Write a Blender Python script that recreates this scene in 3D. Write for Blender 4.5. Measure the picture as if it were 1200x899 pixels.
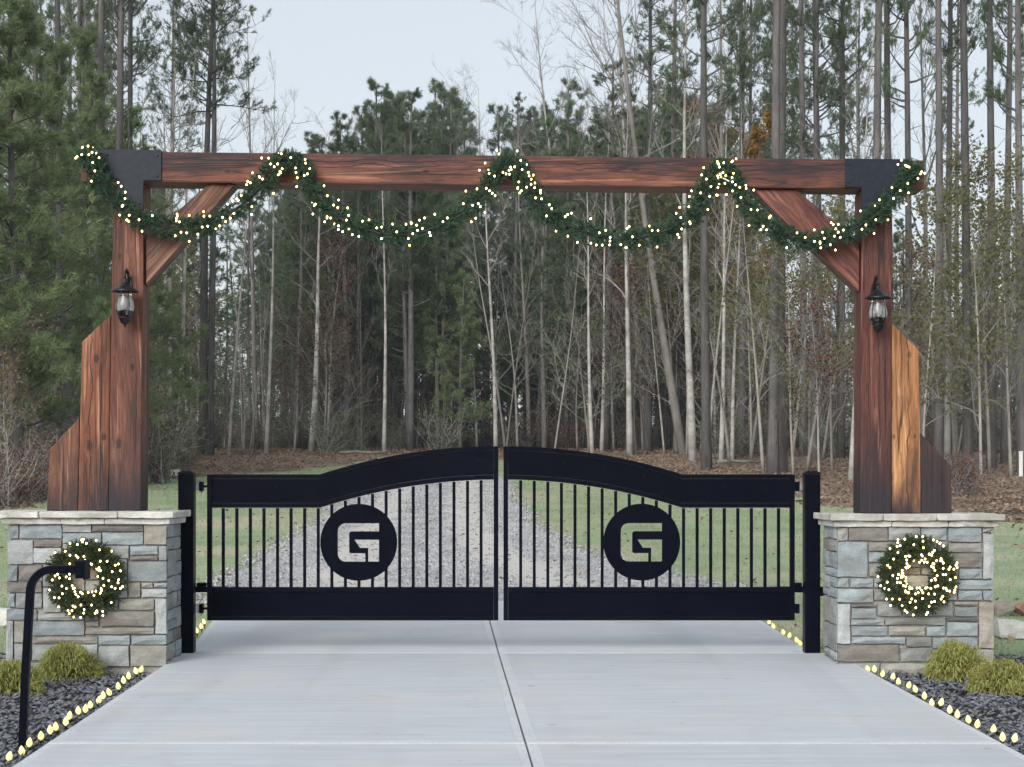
import bpy, bmesh, math, random
import numpy as np
from mathutils import Vector, Matrix

for o in list(bpy.data.objects):
    bpy.data.objects.remove(o, do_unlink=True)
scene = bpy.context.scene
COL = scene.collection
R = math.radians

# ------------------------------------------------------------------ camera, sky, sun, exposure
F, X0, Y0, EZ = 2000.0, 590.0, 565.0, 1.42        # focal length in photo pixels, horizon point, eye height over gate sill
YG = 14.39                                          # depth of the gate plane
cam = bpy.data.cameras.new('camera')
camo = bpy.data.objects.new('camera', cam); COL.objects.link(camo)
camo.location = (0, 0, EZ); camo.rotation_euler = (R(90), 0, 0)
cam.sensor_width = 36.0; cam.lens = F / 1200 * 36.0
cam.shift_x = (600 - X0) / 1200; cam.shift_y = (Y0 - 449.5) / 1200
cam.clip_start = 0.1; cam.clip_end = 3000
scene.camera = camo

SUN_EL, SUN_AZ = R(27), R(205)                      # soft light from behind the camera
world = bpy.data.worlds.new('World'); scene.world = world; world.use_nodes = True
wn = world.node_tree.nodes; wl = world.node_tree.links; wn.clear()
wout = wn.new('ShaderNodeOutputWorld'); wadd = wn.new('ShaderNodeAddShader')
b1 = wn.new('ShaderNodeBackground'); b2 = wn.new('ShaderNodeBackground')
sky = wn.new('ShaderNodeTexSky'); sky.sky_type = 'NISHITA'; sky.sun_disc = False
sky.sun_elevation = SUN_EL; sky.sun_rotation = SUN_AZ
sky.air_density = 1.0; sky.dust_density = 2.0; sky.ozone_density = 1.5
b1.inputs['Strength'].default_value = 0.05
b2.inputs['Color'].default_value = (0.97, 0.985, 0.97, 1); b2.inputs['Strength'].default_value = 0.58   # even overcast veil
wl.new(sky.outputs[0], b1.inputs['Color']); wl.new(b1.outputs[0], wadd.inputs[0]); wl.new(b2.outputs[0], wadd.inputs[1])
wl.new(wadd.outputs[0], wout.inputs['Surface'])

sun = bpy.data.lights.new('sun', 'SUN'); sun.energy = 2.7; sun.angle = R(32); sun.color = (1.0, 0.97, 0.935)
suno = bpy.data.objects.new('sun', sun); COL.objects.link(suno)
sd = Vector((math.sin(SUN_AZ) * math.cos(SUN_EL), math.cos(SUN_AZ) * math.cos(SUN_EL), math.sin(SUN_EL)))
suno.rotation_euler = (-sd).to_track_quat('-Z', 'Y').to_euler(); suno.location = (0, -10, 30)
vs = scene.view_settings
vs.view_transform = 'Standard'; vs.look = 'None'; vs.exposure = 0.12; vs.gamma = 1.0; vs.use_curve_mapping = False
cy_ = scene.cycles; cy_.max_bounces = 6; cy_.diffuse_bounces = 2; cy_.glossy_bounces = 2; cy_.transmission_bounces = 5; cy_.transparent_max_bounces = 4; cy_.volume_bounces = 0; cy_.sample_clamp_indirect = 4.0; cy_.use_adaptive_sampling = True; cy_.adaptive_threshold = 0.03

# ------------------------------------------------------------------ helpers
rng = random.Random(7)
NR = np.random.RandomState(11)

def W(px, py, Y):
    """photo pixel at depth Y -> world point"""
    return Vector(((px - X0) * Y / F, Y, EZ + (Y0 - py) * Y / F))
def WX(px, Y): return (px - X0) * Y / F
def WZ(py, Y): return EZ + (Y0 - py) * Y / F

def dz(Y):
    """height of the drive surface along its length (a gentle rise, steeper past the gate)"""
    if Y < 15.5: return 0.018 * (Y - YG)
    a = 0.018 * (15.5 - YG)
    if Y < 20: t = (Y - 15.5); return a + 0.018 * t + 0.5 * (0.055 - 0.018) / 4.5 * t * t
    b = a + 0.018 * 4.5 + 0.5 * (0.055 - 0.018) * 4.5
    if Y < 62: return b + 0.055 * (Y - 20)
    c = b + 0.055 * 42
    if Y < 75: t = Y - 62; return c + 0.055 * t - 0.5 * 0.055 / 13 * t * t
    return c + 0.055 * 13 / 2
def gz(Y):
    """height of the soil: a little below the slab near the gate"""
    k = min(1, max(0, (Y - 16) / 3.5)); return dz(Y) - 0.075 * (1 - k) - 0.012

def tag(o, label=None, cat=None, group=None, kind=None):
    if label: o['label'] = label
    if cat: o['category'] = cat
    if group: o['group'] = group
    if kind: o['kind'] = kind
    return o
def empty(name, loc, label, cat, group=None):
    o = bpy.data.objects.new(name, None); COL.objects.link(o); o.location = loc
    o.empty_display_size = 0.1
    return tag(o, label, cat, group)
def link(name, me, parent=None):
    o = bpy.data.objects.new(name, me); COL.objects.link(o)
    if parent is not None:
        o.parent = parent
        root = parent
        M = Matrix.Translation(parent.location) if parent.parent is None else Matrix.Translation(parent.parent.location) @ parent.matrix_parent_inverse @ Matrix.Translation(parent.location)
        o.matrix_parent_inverse = M.inverted()
    return o
def npmesh(name, V, T, mats, smooth=False, mi=None):
    """mesh from numpy triangles"""
    V = np.asarray(V, np.float32); T = np.asarray(T, np.int32)
    me = bpy.data.meshes.new(name)
    n = len(T); k = T.shape[1]
    me.vertices.add(len(V)); me.vertices.foreach_set('co', V.ravel())
    me.loops.add(n * k); me.loops.foreach_set('vertex_index', T.ravel())
    me.polygons.add(n); me.polygons.foreach_set('loop_start', np.arange(0, n * k, k, dtype=np.int32))
    me.polygons.foreach_set('loop_total', np.full(n, k, np.int32))
    if mi is not None: me.polygons.foreach_set('material_index', np.asarray(mi, np.int32))
    if smooth: me.polygons.foreach_set('use_smooth', np.ones(n, bool))
    me.update(calc_edges=True); me.validate()
    for m in (mats if isinstance(mats, (list, tuple)) else [mats]): me.materials.append(m)
    return me

class MB:
    def __init__(self): self.V = []; self.F = []; self.M = []
    def add(self, V, Fs, m=0):
        b = len(self.V); self.V += [tuple(v) for v in V]; self.F += [tuple(b + i for i in f) for f in Fs]; self.M += [m] * len(Fs); return self
    def box(self, x0, x1, y0, y1, z0, z1, m=0):
        return self.add([(x0,y0,z0),(x1,y0,z0),(x1,y1,z0),(x0,y1,z0),(x0,y0,z1),(x1,y0,z1),(x1,y1,z1),(x0,y1,z1)],
                        [(0,3,2,1),(4,5,6,7),(0,1,5,4),(1,2,6,5),(2,3,7,6),(3,0,4,7)], m)
    def prism(self, poly, y0, y1, m=0):
        """poly: counter-clockwise list of (x,z) seen from -Y"""
        n = len(poly)
        V = [(x, y0, z) for x, z in poly] + [(x, y1, z) for x, z in poly]
        Fs = [tuple(range(n)), tuple(range(2*n-1, n-1, -1))] + [(i, i+n, (i+1) % n + n, (i+1) % n) for i in range(n)]
        return self.add(V, Fs, m)
    def tube(self, pts, rad, n=8, m=0, cap=True):
        pts = [Vector(p) for p in pts]
        if not isinstance(rad, (list, tuple)): rad = [rad] * len(pts)
        V = []; up = None
        for i, p in enumerate(pts):
            d = (pts[min(i+1, len(pts)-1)] - pts[max(i-1, 0)]).normalized()
            if up is None: up = d.orthogonal().normalized()
            s = (up - d * up.dot(d)).normalized(); up = s; t = d.cross(s)
            for k in range(n):
                a = 2 * math.pi * k / n
                V.append(p + (s * math.cos(a) + t * math.sin(a)) * rad[i])
        Fs = [(i*n+k, i*n+(k+1) % n, (i+1)*n+(k+1) % n, (i+1)*n+k) for i in range(len(pts)-1) for k in range(n)]
        if cap: Fs += [tuple(range(n-1, -1, -1)), tuple((len(pts)-1)*n+k for k in range(n))]
        return self.add(V, Fs, m)
    def lathe(self, prof, c, n=20, m=0):
        """prof: list of (r,z) from bottom to top"""
        V = [(c[0]+r*math.cos(2*math.pi*k/n), c[1]+r*math.sin(2*math.pi*k/n), c[2]+z) for r, z in prof for k in range(n)]
        Fs = [(i*n+k, i*n+(k+1) % n, (i+1)*n+(k+1) % n, (i+1)*n+k) for i in range(len(prof)-1) for k in range(n)]
        return self.add(V, Fs, m)
    def build(self, name, mats, parent=None, bevel=0, seg=2, smooth=False):
        me = bpy.data.meshes.new(name); me.from_pydata(self.V, [], self.F); me.update()
        for m in (mats if isinstance(mats, (list, tuple)) else [mats]): me.materials.append(m)
        me.polygons.foreach_set('material_index', self.M)
        bm = bmesh.new(); bm.from_mesh(me)
        bmesh.ops.recalc_face_normals(bm, faces=bm.faces)
        if bevel: bmesh.ops.bevel(bm, geom=bm.edges[:], offset=bevel, segments=seg, affect='EDGES', profile=0.6, clamp_overlap=True)
        bm.to_mesh(me); bm.free()
        if smooth:
            me.polygons.foreach_set('use_smooth', [True] * len(me.polygons))
        return link(name, me, parent)

# ------------------------------------------------------------------ materials
def newmat(name):
    m = bpy.data.materials.new(name); m.use_nodes = True
    nt = m.node_tree; nt.nodes.clear()
    out = nt.nodes.new('ShaderNodeOutputMaterial'); p = nt.nodes.new('ShaderNodeBsdfPrincipled')
    nt.links.new(p.outputs[0], out.inputs['Surface'])
    return m, nt, p
def N(nt, t, **kw):
    n = nt.nodes.new(t)
    for k, v in kw.items():
        if k in n.inputs: n.inputs[k].default_value = v
        else: setattr(n, k, v)
    return n
def coords(nt, scale=(1,1,1), rot=(0,0,0)):
    tc = nt.nodes.new('ShaderNodeTexCoord'); mp = nt.nodes.new('ShaderNodeMapping')
    mp.inputs['Scale'].default_value = scale; mp.inputs['Rotation'].default_value = rot
    nt.links.new(tc.outputs['Object'], mp.inputs['Vector']); return mp.outputs[0]
def ramp(nt, fac, stops):
    r = nt.nodes.new('ShaderNodeValToRGB'); e = r.color_ramp.elements
    while len(e) < len(stops): e.new(0.5)
    for el, (p, c) in zip(e, stops):
        el.position = p; el.color = (c, c, c, 1) if isinstance(c, (int, float)) else (*c, 1)
    nt.links.new(fac, r.inputs[0]); return r.outputs[0]
def noise(nt, vec, scale, detail=6, rough=0.6, dist=0.0):
    n = N(nt, 'ShaderNodeTexNoise', Scale=scale, Detail=detail, Roughness=rough, Distortion=dist)
    nt.links.new(vec, n.inputs['Vector']); return n.outputs['Fac']
def mix(nt, fac, a, b, mode='MIX'):
    n = nt.nodes.new('ShaderNodeMix'); n.data_type = 'RGBA'; n.blend_type = mode
    for sock, v in ((n.inputs[0], fac), (n.inputs[6], a), (n.inputs[7], b)):
        if isinstance(v, (int, float)): sock.default_value = v
        elif isinstance(v, tuple): sock.default_value = (*v, 1) if len(v) == 3 else v
        else: nt.links.new(v, sock)
    return n.outputs[2]
def bump(nt, p, h, strength=0.4, dist=0.02):
    b = N(nt, 'ShaderNodeBump', Strength=strength, Distance=dist)
    nt.links.new(h, b.inputs['Height']); nt.links.new(b.outputs[0], p.inputs['Normal'])
def rough_mat(name, c1, c2, scale=6, rough=0.85, bstr=0.4, bdist=0.01, stretch=(1,1,1), objvar=0.0, spec=0.3, c3=None, fine=40):
    """two or three tones mottled by noise, with fine relief; objvar varies brightness object by object"""
    m, nt, p = newmat(name)
    v = coords(nt, stretch)
    n1 = noise(nt, v, scale); n2 = noise(nt, v, fine, 4, 0.7)
    col = mix(nt, ramp(nt, n1, [(0.32, 0.0), (0.68, 1.0)]), c1, c2)
    if c3: col = mix(nt, ramp(nt, noise(nt, v, scale * 0.37, 3), [(0.5, 0.0), (0.66, 1.0)]), col, c3)
    col = mix(nt, 0.55, col, ramp(nt, n2, [(0.25, 0.55), (0.75, 1.35)]), 'MULTIPLY')
    if objvar:
        oi = nt.nodes.new('ShaderNodeObjectInfo')
        col = mix(nt, 1.0, col, ramp(nt, oi.outputs['Random'], [(0, 1 - objvar), (1, 1 + objvar)]), 'MULTIPLY')
    nt.links.new(col, p.inputs['Base Color'])
    p.inputs['Roughness'].default_value = rough; p.inputs['Specular IOR Level'].default_value = spec
    bump(nt, p, mix(nt, 0.5, n1, n2), bstr, bdist)
    return m
def leaf_mat(name, c1, c2, rough=0.6, trans=0.25, objvar=0.25, scale=1.3, spec=0.25):
    m, nt, p = newmat(name)
    v = coords(nt); n1 = noise(nt, v, scale, 3); 
    wn_ = N(nt, 'ShaderNodeTexWhiteNoise'); geo = nt.nodes.new('ShaderNodeNewGeometry')
    nt.links.new(geo.outputs['Random Per Island'], wn_.inputs['Vector'])
    f = mix(nt, 0.5, ramp(nt, n1, [(0.3, 0.0), (0.7, 1.0)]), wn_.outputs['Value'])
    col = mix(nt, f, c1, c2)
    if objvar:
        oi = nt.nodes.new('ShaderNodeObjectInfo')
        col = mix(nt, 1.0, col, ramp(nt, oi.outputs['Random'], [(0, 1 - objvar), (1, 1 + objvar)]), 'MULTIPLY')
    nt.links.new(col, p.inputs['Base Color'])
    p.inputs['Roughness'].default_value = rough; p.inputs['Specular IOR Level'].default_value = spec
    if trans:
        t = nt.nodes.new('ShaderNodeBsdfTranslucent'); ms = nt.nodes.new('ShaderNodeMixShader'); ms.inputs[0].default_value = trans
        nt.links.new(col, t.inputs['Color']); nt.links.new(p.outputs[0], ms.inputs[1]); nt.links.new(t.outputs[0], ms.inputs[2])
        out = [n for n in nt.nodes if n.type == 'OUTPUT_MATERIAL'][0]; nt.links.new(ms.outputs[0], out.inputs['Surface'])
    return m
def wood_mat(name, dark, mid, light, axis='Z', rotY=0.0, stain=None, knots=True, seed=0.0, spec=0.35, checks=(), kn=()):
    """stained rough-sawn timber, grain along one axis; stain=(z0,z1) grime line in metres"""
    m, nt, p = newmat(name)
    tc = nt.nodes.new('ShaderNodeTexCoord')
    mp = nt.nodes.new('ShaderNodeMapping'); mp.inputs['Rotation'].default_value = (0, rotY, 0); mp.inputs['Location'].default_value = (seed, seed * 0.7, seed * 1.3)
    nt.links.new(tc.outputs['Object'], mp.inputs['Vector'])
    def st(s):
        k = nt.nodes.new('ShaderNodeVectorMath'); k.operation = 'MULTIPLY'; k.inputs[1].default_value = s
        nt.links.new(mp.outputs[0], k.inputs[0]); return k.outputs[0]
    L = (1, 1, 0.07) if axis == 'Z' else (0.07, 1, 1)
    L2 = (1, 1, 0.22) if axis == 'Z' else (0.22, 1, 1)
    rings = noise(nt, st(L), 9, 3, 0.5, 1.6)
    w = N(nt, 'ShaderNodeMath', operation='MULTIPLY'); w.inputs[1].default_value = 9.0; nt.links.new(rings, w.inputs[0])
    fr = N(nt, 'ShaderNodeMath', operation='FRACT'); nt.links.new(w.outputs[0], fr.inputs[0])
    grain = noise(nt, st(L), 60, 4, 0.7)
    blot = noise(nt, st(L2), 4.5, 5, 0.6, 0.8)
    col = mix(nt, ramp(nt, blot, [(0.3, 0.0), (0.5, 0.5), (0.72, 1.0)]), dark, light)
    col = mix(nt, ramp(nt, blot, [(0.36, 0.0), (0.5, 0.85), (0.64, 0.0)]), col, mid)
    col = mix(nt, 0.6, col, ramp(nt, fr.outputs[0], [(0.0, 0.42), (0.18, 1.12), (0.75, 1.08), (1.0, 0.45)]), 'MULTIPLY')
    col = mix(nt, 0.7, col, ramp(nt, grain, [(0.3, 0.5), (0.7, 1.35)]), 'MULTIPLY')
    if knots:
        vo = N(nt, 'ShaderNodeTexVoronoi', Scale=2.1); nt.links.new(st((1, 1, 0.45) if axis == 'Z' else (0.45, 1, 1)), vo.inputs['Vector'])
        col = mix(nt, ramp(nt, vo.outputs['Distance'], [(0.0, 0.85), (0.08, 0.6), (0.13, 0.0)]), col, (dark[0]*0.35, dark[1]*0.35, dark[2]*0.4))
    streak = ramp(nt, noise(nt, st((1, 1, 0.045) if axis == 'Z' else (0.045, 1, 1)), 17, 4, 0.6, 0.9), [(0.56, 0.0), (0.66, 0.75), (0.70, 0.2), (0.80, 0.6)])
    col = mix(nt, streak, col, tuple(min(.75, x*1.5 + .05) for x in light))
    dk = ramp(nt, noise(nt, st((1, 1, 0.10) if axis == 'Z' else (0.10, 1, 1)), 5, 5, 0.65, 1.2), [(0.50, 0.0), (0.64, 0.75)])
    col = mix(nt, dk, col, tuple(x*.42 for x in dark))
    crack = ramp(nt, noise(nt, st((1, 1, 0.03) if axis == 'Z' else (0.03, 1, 1)), 6.5, 2, 0.5, 0.5), [(0.488, 0.0), (0.498, 0.9), (0.502, 0.9), (0.512, 0.0)])
    col = mix(nt, crack, col, (0.012, 0.008, 0.008))
    sp3 = nt.nodes.new('ShaderNodeSeparateXYZ'); nt.links.new(tc.outputs['Object'], sp3.inputs[0])
    def M2(op, a_, b_):
        q_ = N(nt, 'ShaderNodeMath', operation=op)
        for sk, vv in zip(q_.inputs, (a_, b_)):
            if isinstance(vv, (int, float)): sk.default_value = vv
            else: nt.links.new(vv, sk)
        return q_.outputs[0]
    al, ac = (sp3.outputs['Z'], sp3.outputs['X']) if axis == 'Z' else (sp3.outputs['X'], sp3.outputs['Z'])
    for (pos, slope, amp, wd) in checks:        # drying checks: wandering dark splits along the grain
        wv = M2('MULTIPLY', M2('SUBTRACT', noise(nt, st((.2, 1, 1.0) if axis == 'Z' else (1.0, 1, .2)), 2.2, 4, .6), .5), amp)
        d_ = M2('ABSOLUTE', M2('SUBTRACT', M2('ADD', ac, wv), M2('ADD', M2('MULTIPLY', al, slope), pos)), 0.0)
        ck = ramp(nt, M2('DIVIDE', d_, wd), [(0.0, 1.0), (0.5, 0.8), (1.0, 0.0)])
        ck = mix(nt, 1.0, ck, ramp(nt, noise(nt, st((.2, 1, 1.0) if axis == 'Z' else (1.0, 1, .2)), 1.3, 2), [(0.40, 0.0), (0.52, 1.0)]), 'MULTIPLY')
        col = mix(nt, ck, col, (0.010, 0.007, 0.007)); crack = mix(nt, 1.0, crack, ck, 'LIGHTEN')
    for (ka, kc, kr) in kn:                      # knots: dark eye, pale halo, ring lines
        dd_ = M2('SQRT', M2('ADD', M2('POWER', M2('MULTIPLY', M2('SUBTRACT', al, ka), .55), 2.0), M2('POWER', M2('SUBTRACT', ac, kc), 2.0)), 0.0)
        dd_ = M2('ADD', M2('DIVIDE', dd_, kr), M2('MULTIPLY', M2('SUBTRACT', noise(nt, mp.outputs[0], 28, 3), .5), .55))
        col = mix(nt, ramp(nt, dd_, [(0.0, .9), (.38, .75), (.55, .3), (.72, .35), (.9, .12), (1.15, 0.0)]), col, tuple(x*.45 for x in dark))
        col = mix(nt, ramp(nt, dd_, [(.42, 0.0), (.60, .16), (.75, .05), (1.0, .16), (1.5, 0.0)]), col, tuple(min(.7, x*1.35) for x in light))
    if stain:
        sx = nt.nodes.new('ShaderNodeSeparateXYZ'); nt.links.new(tc.outputs['Object'], sx.inputs[0])
        a = N(nt, 'ShaderNodeMath', operation='ADD'); nt.links.new(sx.outputs['Z'], a.inputs[0])
        nn = N(nt, 'ShaderNodeMath', operation='MULTIPLY'); nn.inputs[1].default_value = -1.1; nt.links.new(noise(nt, st(L2), 6, 4, 0.65), nn.inputs[0]); nt.links.new(nn.outputs[0], a.inputs[1])
        mr = N(nt, 'ShaderNodeMapRange'); mr.inputs['From Min'].default_value = stain[0] - 0.55; mr.inputs['From Max'].default_value = stain[1] - 0.55
        mr.inputs['To Min'].default_value = stain[2]; mr.inputs['To Max'].default_value = stain[3]; nt.links.new(a.outputs[0], mr.inputs['Value'])
        col = mix(nt, mr.outputs[0], col, (0.022, 0.018, 0.024))
    nt.links.new(col, p.inputs['Base Color'])
    p.inputs['Roughness'].default_value = 0.62; p.inputs['Specular IOR Level'].default_value = spec
    h = mix(nt, 0.5, grain, fr.outputs[0]); h = mix(nt, crack, h, (0.0, 0.0, 0.0))
    bump(nt, p, h, 0.45, 0.006)
    return m
def plain(name, col, rough=0.4, metal=0.0, spec=0.5, nscale=30, var=0.2, bstr=0.05):
    m, nt, p = newmat(name)
    n = noise(nt, coords(nt), nscale, 4)
    c = mix(nt, 1.0, col, ramp(nt, n, [(0.3, 1 - var), (0.7, 1 + var)]), 'MULTIPLY')
    nt.links.new(c, p.inputs['Base Color'])
    p.inputs['Roughness'].default_value = rough; p.inputs['Metallic'].default_value = metal; p.inputs['Specular IOR Level'].default_value = spec
    if bstr: bump(nt, p, n, bstr, 0.005)
    return m
def glow(name, col, strength, base=(0.8, 0.7, 0.4)):
    m, nt, p = newmat(name)
    p.inputs['Base Color'].default_value = (*base, 1); p.inputs['Roughness'].default_value = 0.3
    p.inputs['Emission Color'].default_value = (*col, 1); p.inputs['Emission Strength'].default_value = strength
    return m

M = {}
M['forest_floor'] = rough_mat('forest_floor', (0.15,0.115,0.085), (0.26,0.20,0.15), 1.3, 0.95, 0.8, 0.06, c3=(0.06,0.048,0.03), fine=14)
M['lawn'] = rough_mat('lawn', (0.205,0.272,0.158), (0.315,0.37,0.23), 0.9, 0.95, 0.6, 0.03, c3=(0.42,0.385,0.285), fine=30)
m, nt, p = newmat('gravel'); v = coords(nt)
tc = nt.nodes.new('ShaderNodeUVMap'); tc.uv_map = 'across'
sx = nt.nodes.new('ShaderNodeSeparateXYZ'); nt.links.new(tc.outputs[0], sx.inputs[0])
wob_ = N(nt, 'ShaderNodeMath', operation='MULTIPLY_ADD'); wob_.inputs[1].default_value = 0.16; nt.links.new(noise(nt, v, 0.9, 4), wob_.inputs[0]); nt.links.new(sx.outputs['X'], wob_.inputs[2])
trk = ramp(nt, wob_.outputs[0], [(0.22, 0.0), (0.31, 1.0), (0.41, 1.0), (0.49, 0.0), (0.66, 0.0), (0.73, 1.0), (0.83, 1.0), (0.92, 0.0)])
n1 = noise(nt, v, 1.4); n2 = noise(nt, v, 24, 4, 0.7)
c = mix(nt, ramp(nt, n1, [(0.3, 0.0), (0.7, 1.0)]), (0.29,0.30,0.315), (0.45,0.455,0.465))
c = mix(nt, 0.6, c, ramp(nt, n2, [(0.3, 0.55), (0.7, 1.3)]), 'MULTIPLY')
c = mix(nt, trk, c, mix(nt, n1, (0.45,0.44,0.415), (0.54,0.53,0.505)))
nt.links.new(c, p.inputs['Base Color']); p.inputs['Roughness'].default_value = 0.9; bump(nt, p, n2, 0.6, 0.02); M['gravel'] = m
M['soil'] = rough_mat('soil', (0.025,0.025,0.028), (0.05,0.05,0.055), 5, 0.95, 0.8, 0.02)
M['chip'] = leaf_mat('chip', (0.035,0.040,0.052), (0.24,0.255,0.29), 0.7, 0.0, 0.0, 5, 0.4)
M['stone_bit'] = leaf_mat('stone_bit', (0.16,0.165,0.175), (0.52,0.525,0.535), 0.85, 0.0, 0.0, 2.0)
M['grass'] = leaf_mat('grass', (0.20,0.295,0.15), (0.40,0.465,0.29), 0.7, 0.35, 0.0, 0.7)
M['litter'] = leaf_mat('litter', (0.18,0.12,0.085), (0.40,0.285,0.20), 0.8, 0.15, 0.0, 0.8)
M['bark_pine'] = rough_mat('bark_pine', (0.080,0.077,0.076), (0.165,0.158,0.155), 5, 0.95, 0.9, 0.03, (1,1,0.25), 0.35, fine=22)
M['bark_grey'] = rough_mat('bark_grey', (0.20,0.19,0.17), (0.34,0.32,0.295), 5, 0.9, 0.6, 0.015, (1,1,0.4), 0.3, fine=22)
M['bark_pale'] = rough_mat('bark_pale', (0.30,0.295,0.28), (0.52,0.51,0.485), 3, 0.85, 0.5, 0.012, (1,1,1.4), 0.15, fine=14, c3=(0.22,0.2,0.18))
M['twig'] = rough_mat('twig', (0.17,0.165,0.16), (0.29,0.28,0.27), 4, 0.9, 0.3, 0.01, objvar=0.3)
M['needle_dark'] = leaf_mat('needle_dark', (0.085,0.135,0.080), (0.235,0.295,0.170), 0.65, 0.4, 0.3)
M['needle_mid'] = leaf_mat('needle_mid', (0.125,0.190,0.095), (0.29,0.35,0.175), 0.65, 0.35, 0.2)
M['leaf_brown'] = leaf_mat('leaf_brown', (0.105,0.075,0.048), (0.20,0.145,0.085), 0.8, 0.3, 0.3)
M['leaf_red'] = leaf_mat('leaf_red', (0.10,0.038,0.030), (0.19,0.085,0.055), 0.8, 0.3, 0.25)
M['leaf_yellow'] = leaf_mat('leaf_yellow', (0.125,0.138,0.060), (0.245,0.232,0.110), 0.8, 0.35, 0.25)
M['leaf_orange'] = leaf_mat('leaf_orange', (0.24,0.135,0.035), (0.46,0.27,0.07), 0.8, 0.4, 0.2)
M['leaf_green'] = leaf_mat('leaf_green', (0.070,0.100,0.055), (0.165,0.185,0.10), 0.75, 0.25, 0.25)
M['garland'] = leaf_mat('garland', (0.014,0.044,0.028), (0.085,0.155,0.095), 0.5, 0.1, 0.0, 14)
M['wreath'] = leaf_mat('wreath', (0.022,0.045,0.020), (0.075,0.105,0.045), 0.55, 0.1, 0.0, 9)
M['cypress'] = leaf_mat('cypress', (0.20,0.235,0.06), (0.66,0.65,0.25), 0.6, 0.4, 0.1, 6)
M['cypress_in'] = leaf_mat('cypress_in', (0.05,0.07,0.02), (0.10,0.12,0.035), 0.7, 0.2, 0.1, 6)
M['steel'] = plain('steel', (0.0030,0.0040,0.0095), 0.36, 0.0, 0.045, 12, 0.25, 0.03)
M['panel'] = plain('panel', (0.0030,0.0040,0.0095), 0.16, 0.0, 0.05, 2.2, 0.2, 0.10)
M['plate'] = plain('plate', (0.012,0.018,0.030), 0.5, 0.0, 0.25, 25, 0.35, 0.1)
M['iron'] = plain('iron', (0.012,0.013,0.017), 0.38, 0.3, 0.5, 40, 0.3, 0.05)
M['zinc'] = plain('zinc', (0.45,0.46,0.48), 0.35, 0.9)
M['cable'] = plain('cable', (0.02,0.02,0.022), 0.6)
M['white'] = plain('white', (0.75,0.75,0.73), 0.6)
M['mortar'] = rough_mat('mortar', (0.27,0.265,0.25), (0.38,0.37,0.35), 20, 0.95, 0.6, 0.008)
stone_cols = {'b': ((0.215,0.255,0.275), (0.32,0.365,0.385)), 'g': ((0.225,0.245,0.25), (0.345,0.365,0.365)), 'l': ((0.30,0.325,0.335), (0.44,0.46,0.46)),
              't': ((0.235,0.235,0.215), (0.34,0.34,0.315)), 'n': ((0.155,0.150,0.138), (0.25,0.242,0.225)), 'd': ((0.115,0.118,0.118), (0.205,0.205,0.20)),
              'o': ((0.30,0.275,0.235), (0.43,0.405,0.36))}
for k, (a, b) in stone_cols.items():
    M['stone_' + k] = rough_mat('stone_' + k, a, b, 7, 0.85, 0.7, 0.012, (1,1,2.2), 0.16, c3=tuple(0.75*x+0.05*y for x, y in zip(a, (1.0,0.85,0.6))), fine=45)
M['stone_red'] = rough_mat('stone_red', (0.20,0.10,0.075), (0.32,0.19,0.145), 7, 0.9, 0.7, 0.012)
M['cap'] = rough_mat('cap', (0.47,0.47,0.44), (0.66,0.66,0.63), 6, 0.85, 0.6, 0.01, (1,1,2), 0.08, c3=(0.40,0.39,0.35))
M['bulb'] = glow('bulb', (1.0, 0.70, 0.30), 11.0)
M['c9'] = glow('c9', (1.0, 0.84, 0.30), 0.85, (0.75,0.66,0.3))
for k_ in ('c9',): M[k_].cycles.emission_sampling = 'NONE'
M['lamp_white'] = plain('lamp_white', (0.82,0.82,0.80), 0.4)
mg, nt, p = newmat('glass'); p.inputs['Base Color'].default_value = (0.97,0.98,1,1); p.inputs['Roughness'].default_value = 0.06
p.inputs['Transmission Weight'].default_value = 1.0; p.inputs['IOR'].default_value = 1.35; M['glass'] = mg
bump(nt, p, noise(nt, coords(nt), 45, 2), 0.25, 0.004)
# broom-finished concrete: streaks across the drive, faint stains
m, nt, p = newmat('concrete'); v = coords(nt)
def scl(nt, v, s):
    k = nt.nodes.new('ShaderNodeVectorMath'); k.operation = 'MULTIPLY'; k.inputs[1].default_value = s; nt.links.new(v, k.inputs[0]); return k.outputs[0]
st1 = noise(nt, scl(nt, v, (0.35, 5, 1)), 3.2, 5, 0.6); st2 = noise(nt, scl(nt, v, (0.6, 26, 1)), 5, 3, 0.6); bl = noise(nt, v, 0.8, 5, 0.6)
c = mix(nt, ramp(nt, st1, [(0.35, 0.0), (0.65, 1.0)]), (0.435,0.478,0.525), (0.525,0.56,0.60))
c = mix(nt, ramp(nt, bl, [(0.5, 0.0), (0.72, 0.55)]), c, (0.56,0.525,0.49))
c = mix(nt, 0.4, c, ramp(nt, st2, [(0.25, 0.8), (0.75, 1.12)]), 'MULTIPLY')
c = mix(nt, ramp(nt, noise(nt, scl(nt, v, (0.5, 2.2, 1)), 2.1, 3, 0.5), [(0.62, 0.0), (0.74, 0.5)]), c, (0.40,0.40,0.42))
wb = ramp(nt, noise(nt, scl(nt, v, (1.0, 0.06, 1)), 1.5, 3, 0.55, 0.3), [(0.50, 0.0), (0.62, 0.38)])
c = mix(nt, wb, c, (0.40,0.42,0.45))
c = mix(nt, ramp(nt, noise(nt, v, 2.6, 5, 0.65, 0.5), [(0.60, 0.0), (0.70, 0.30)]), c, (0.40,0.37,0.34))
spots = ramp(nt, noise(nt, v, 7.5, 2, 0.4), [(0.745, 0.0), (0.775, 0.7)])
c = mix(nt, spots, c, (0.28,0.27,0.27))
oi = nt.nodes.new('ShaderNodeObjectInfo')
c = mix(nt, 1.0, c, ramp(nt, oi.outputs['Random'], [(0, 0.95), (1, 1.03)]), 'MULTIPLY')
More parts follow.
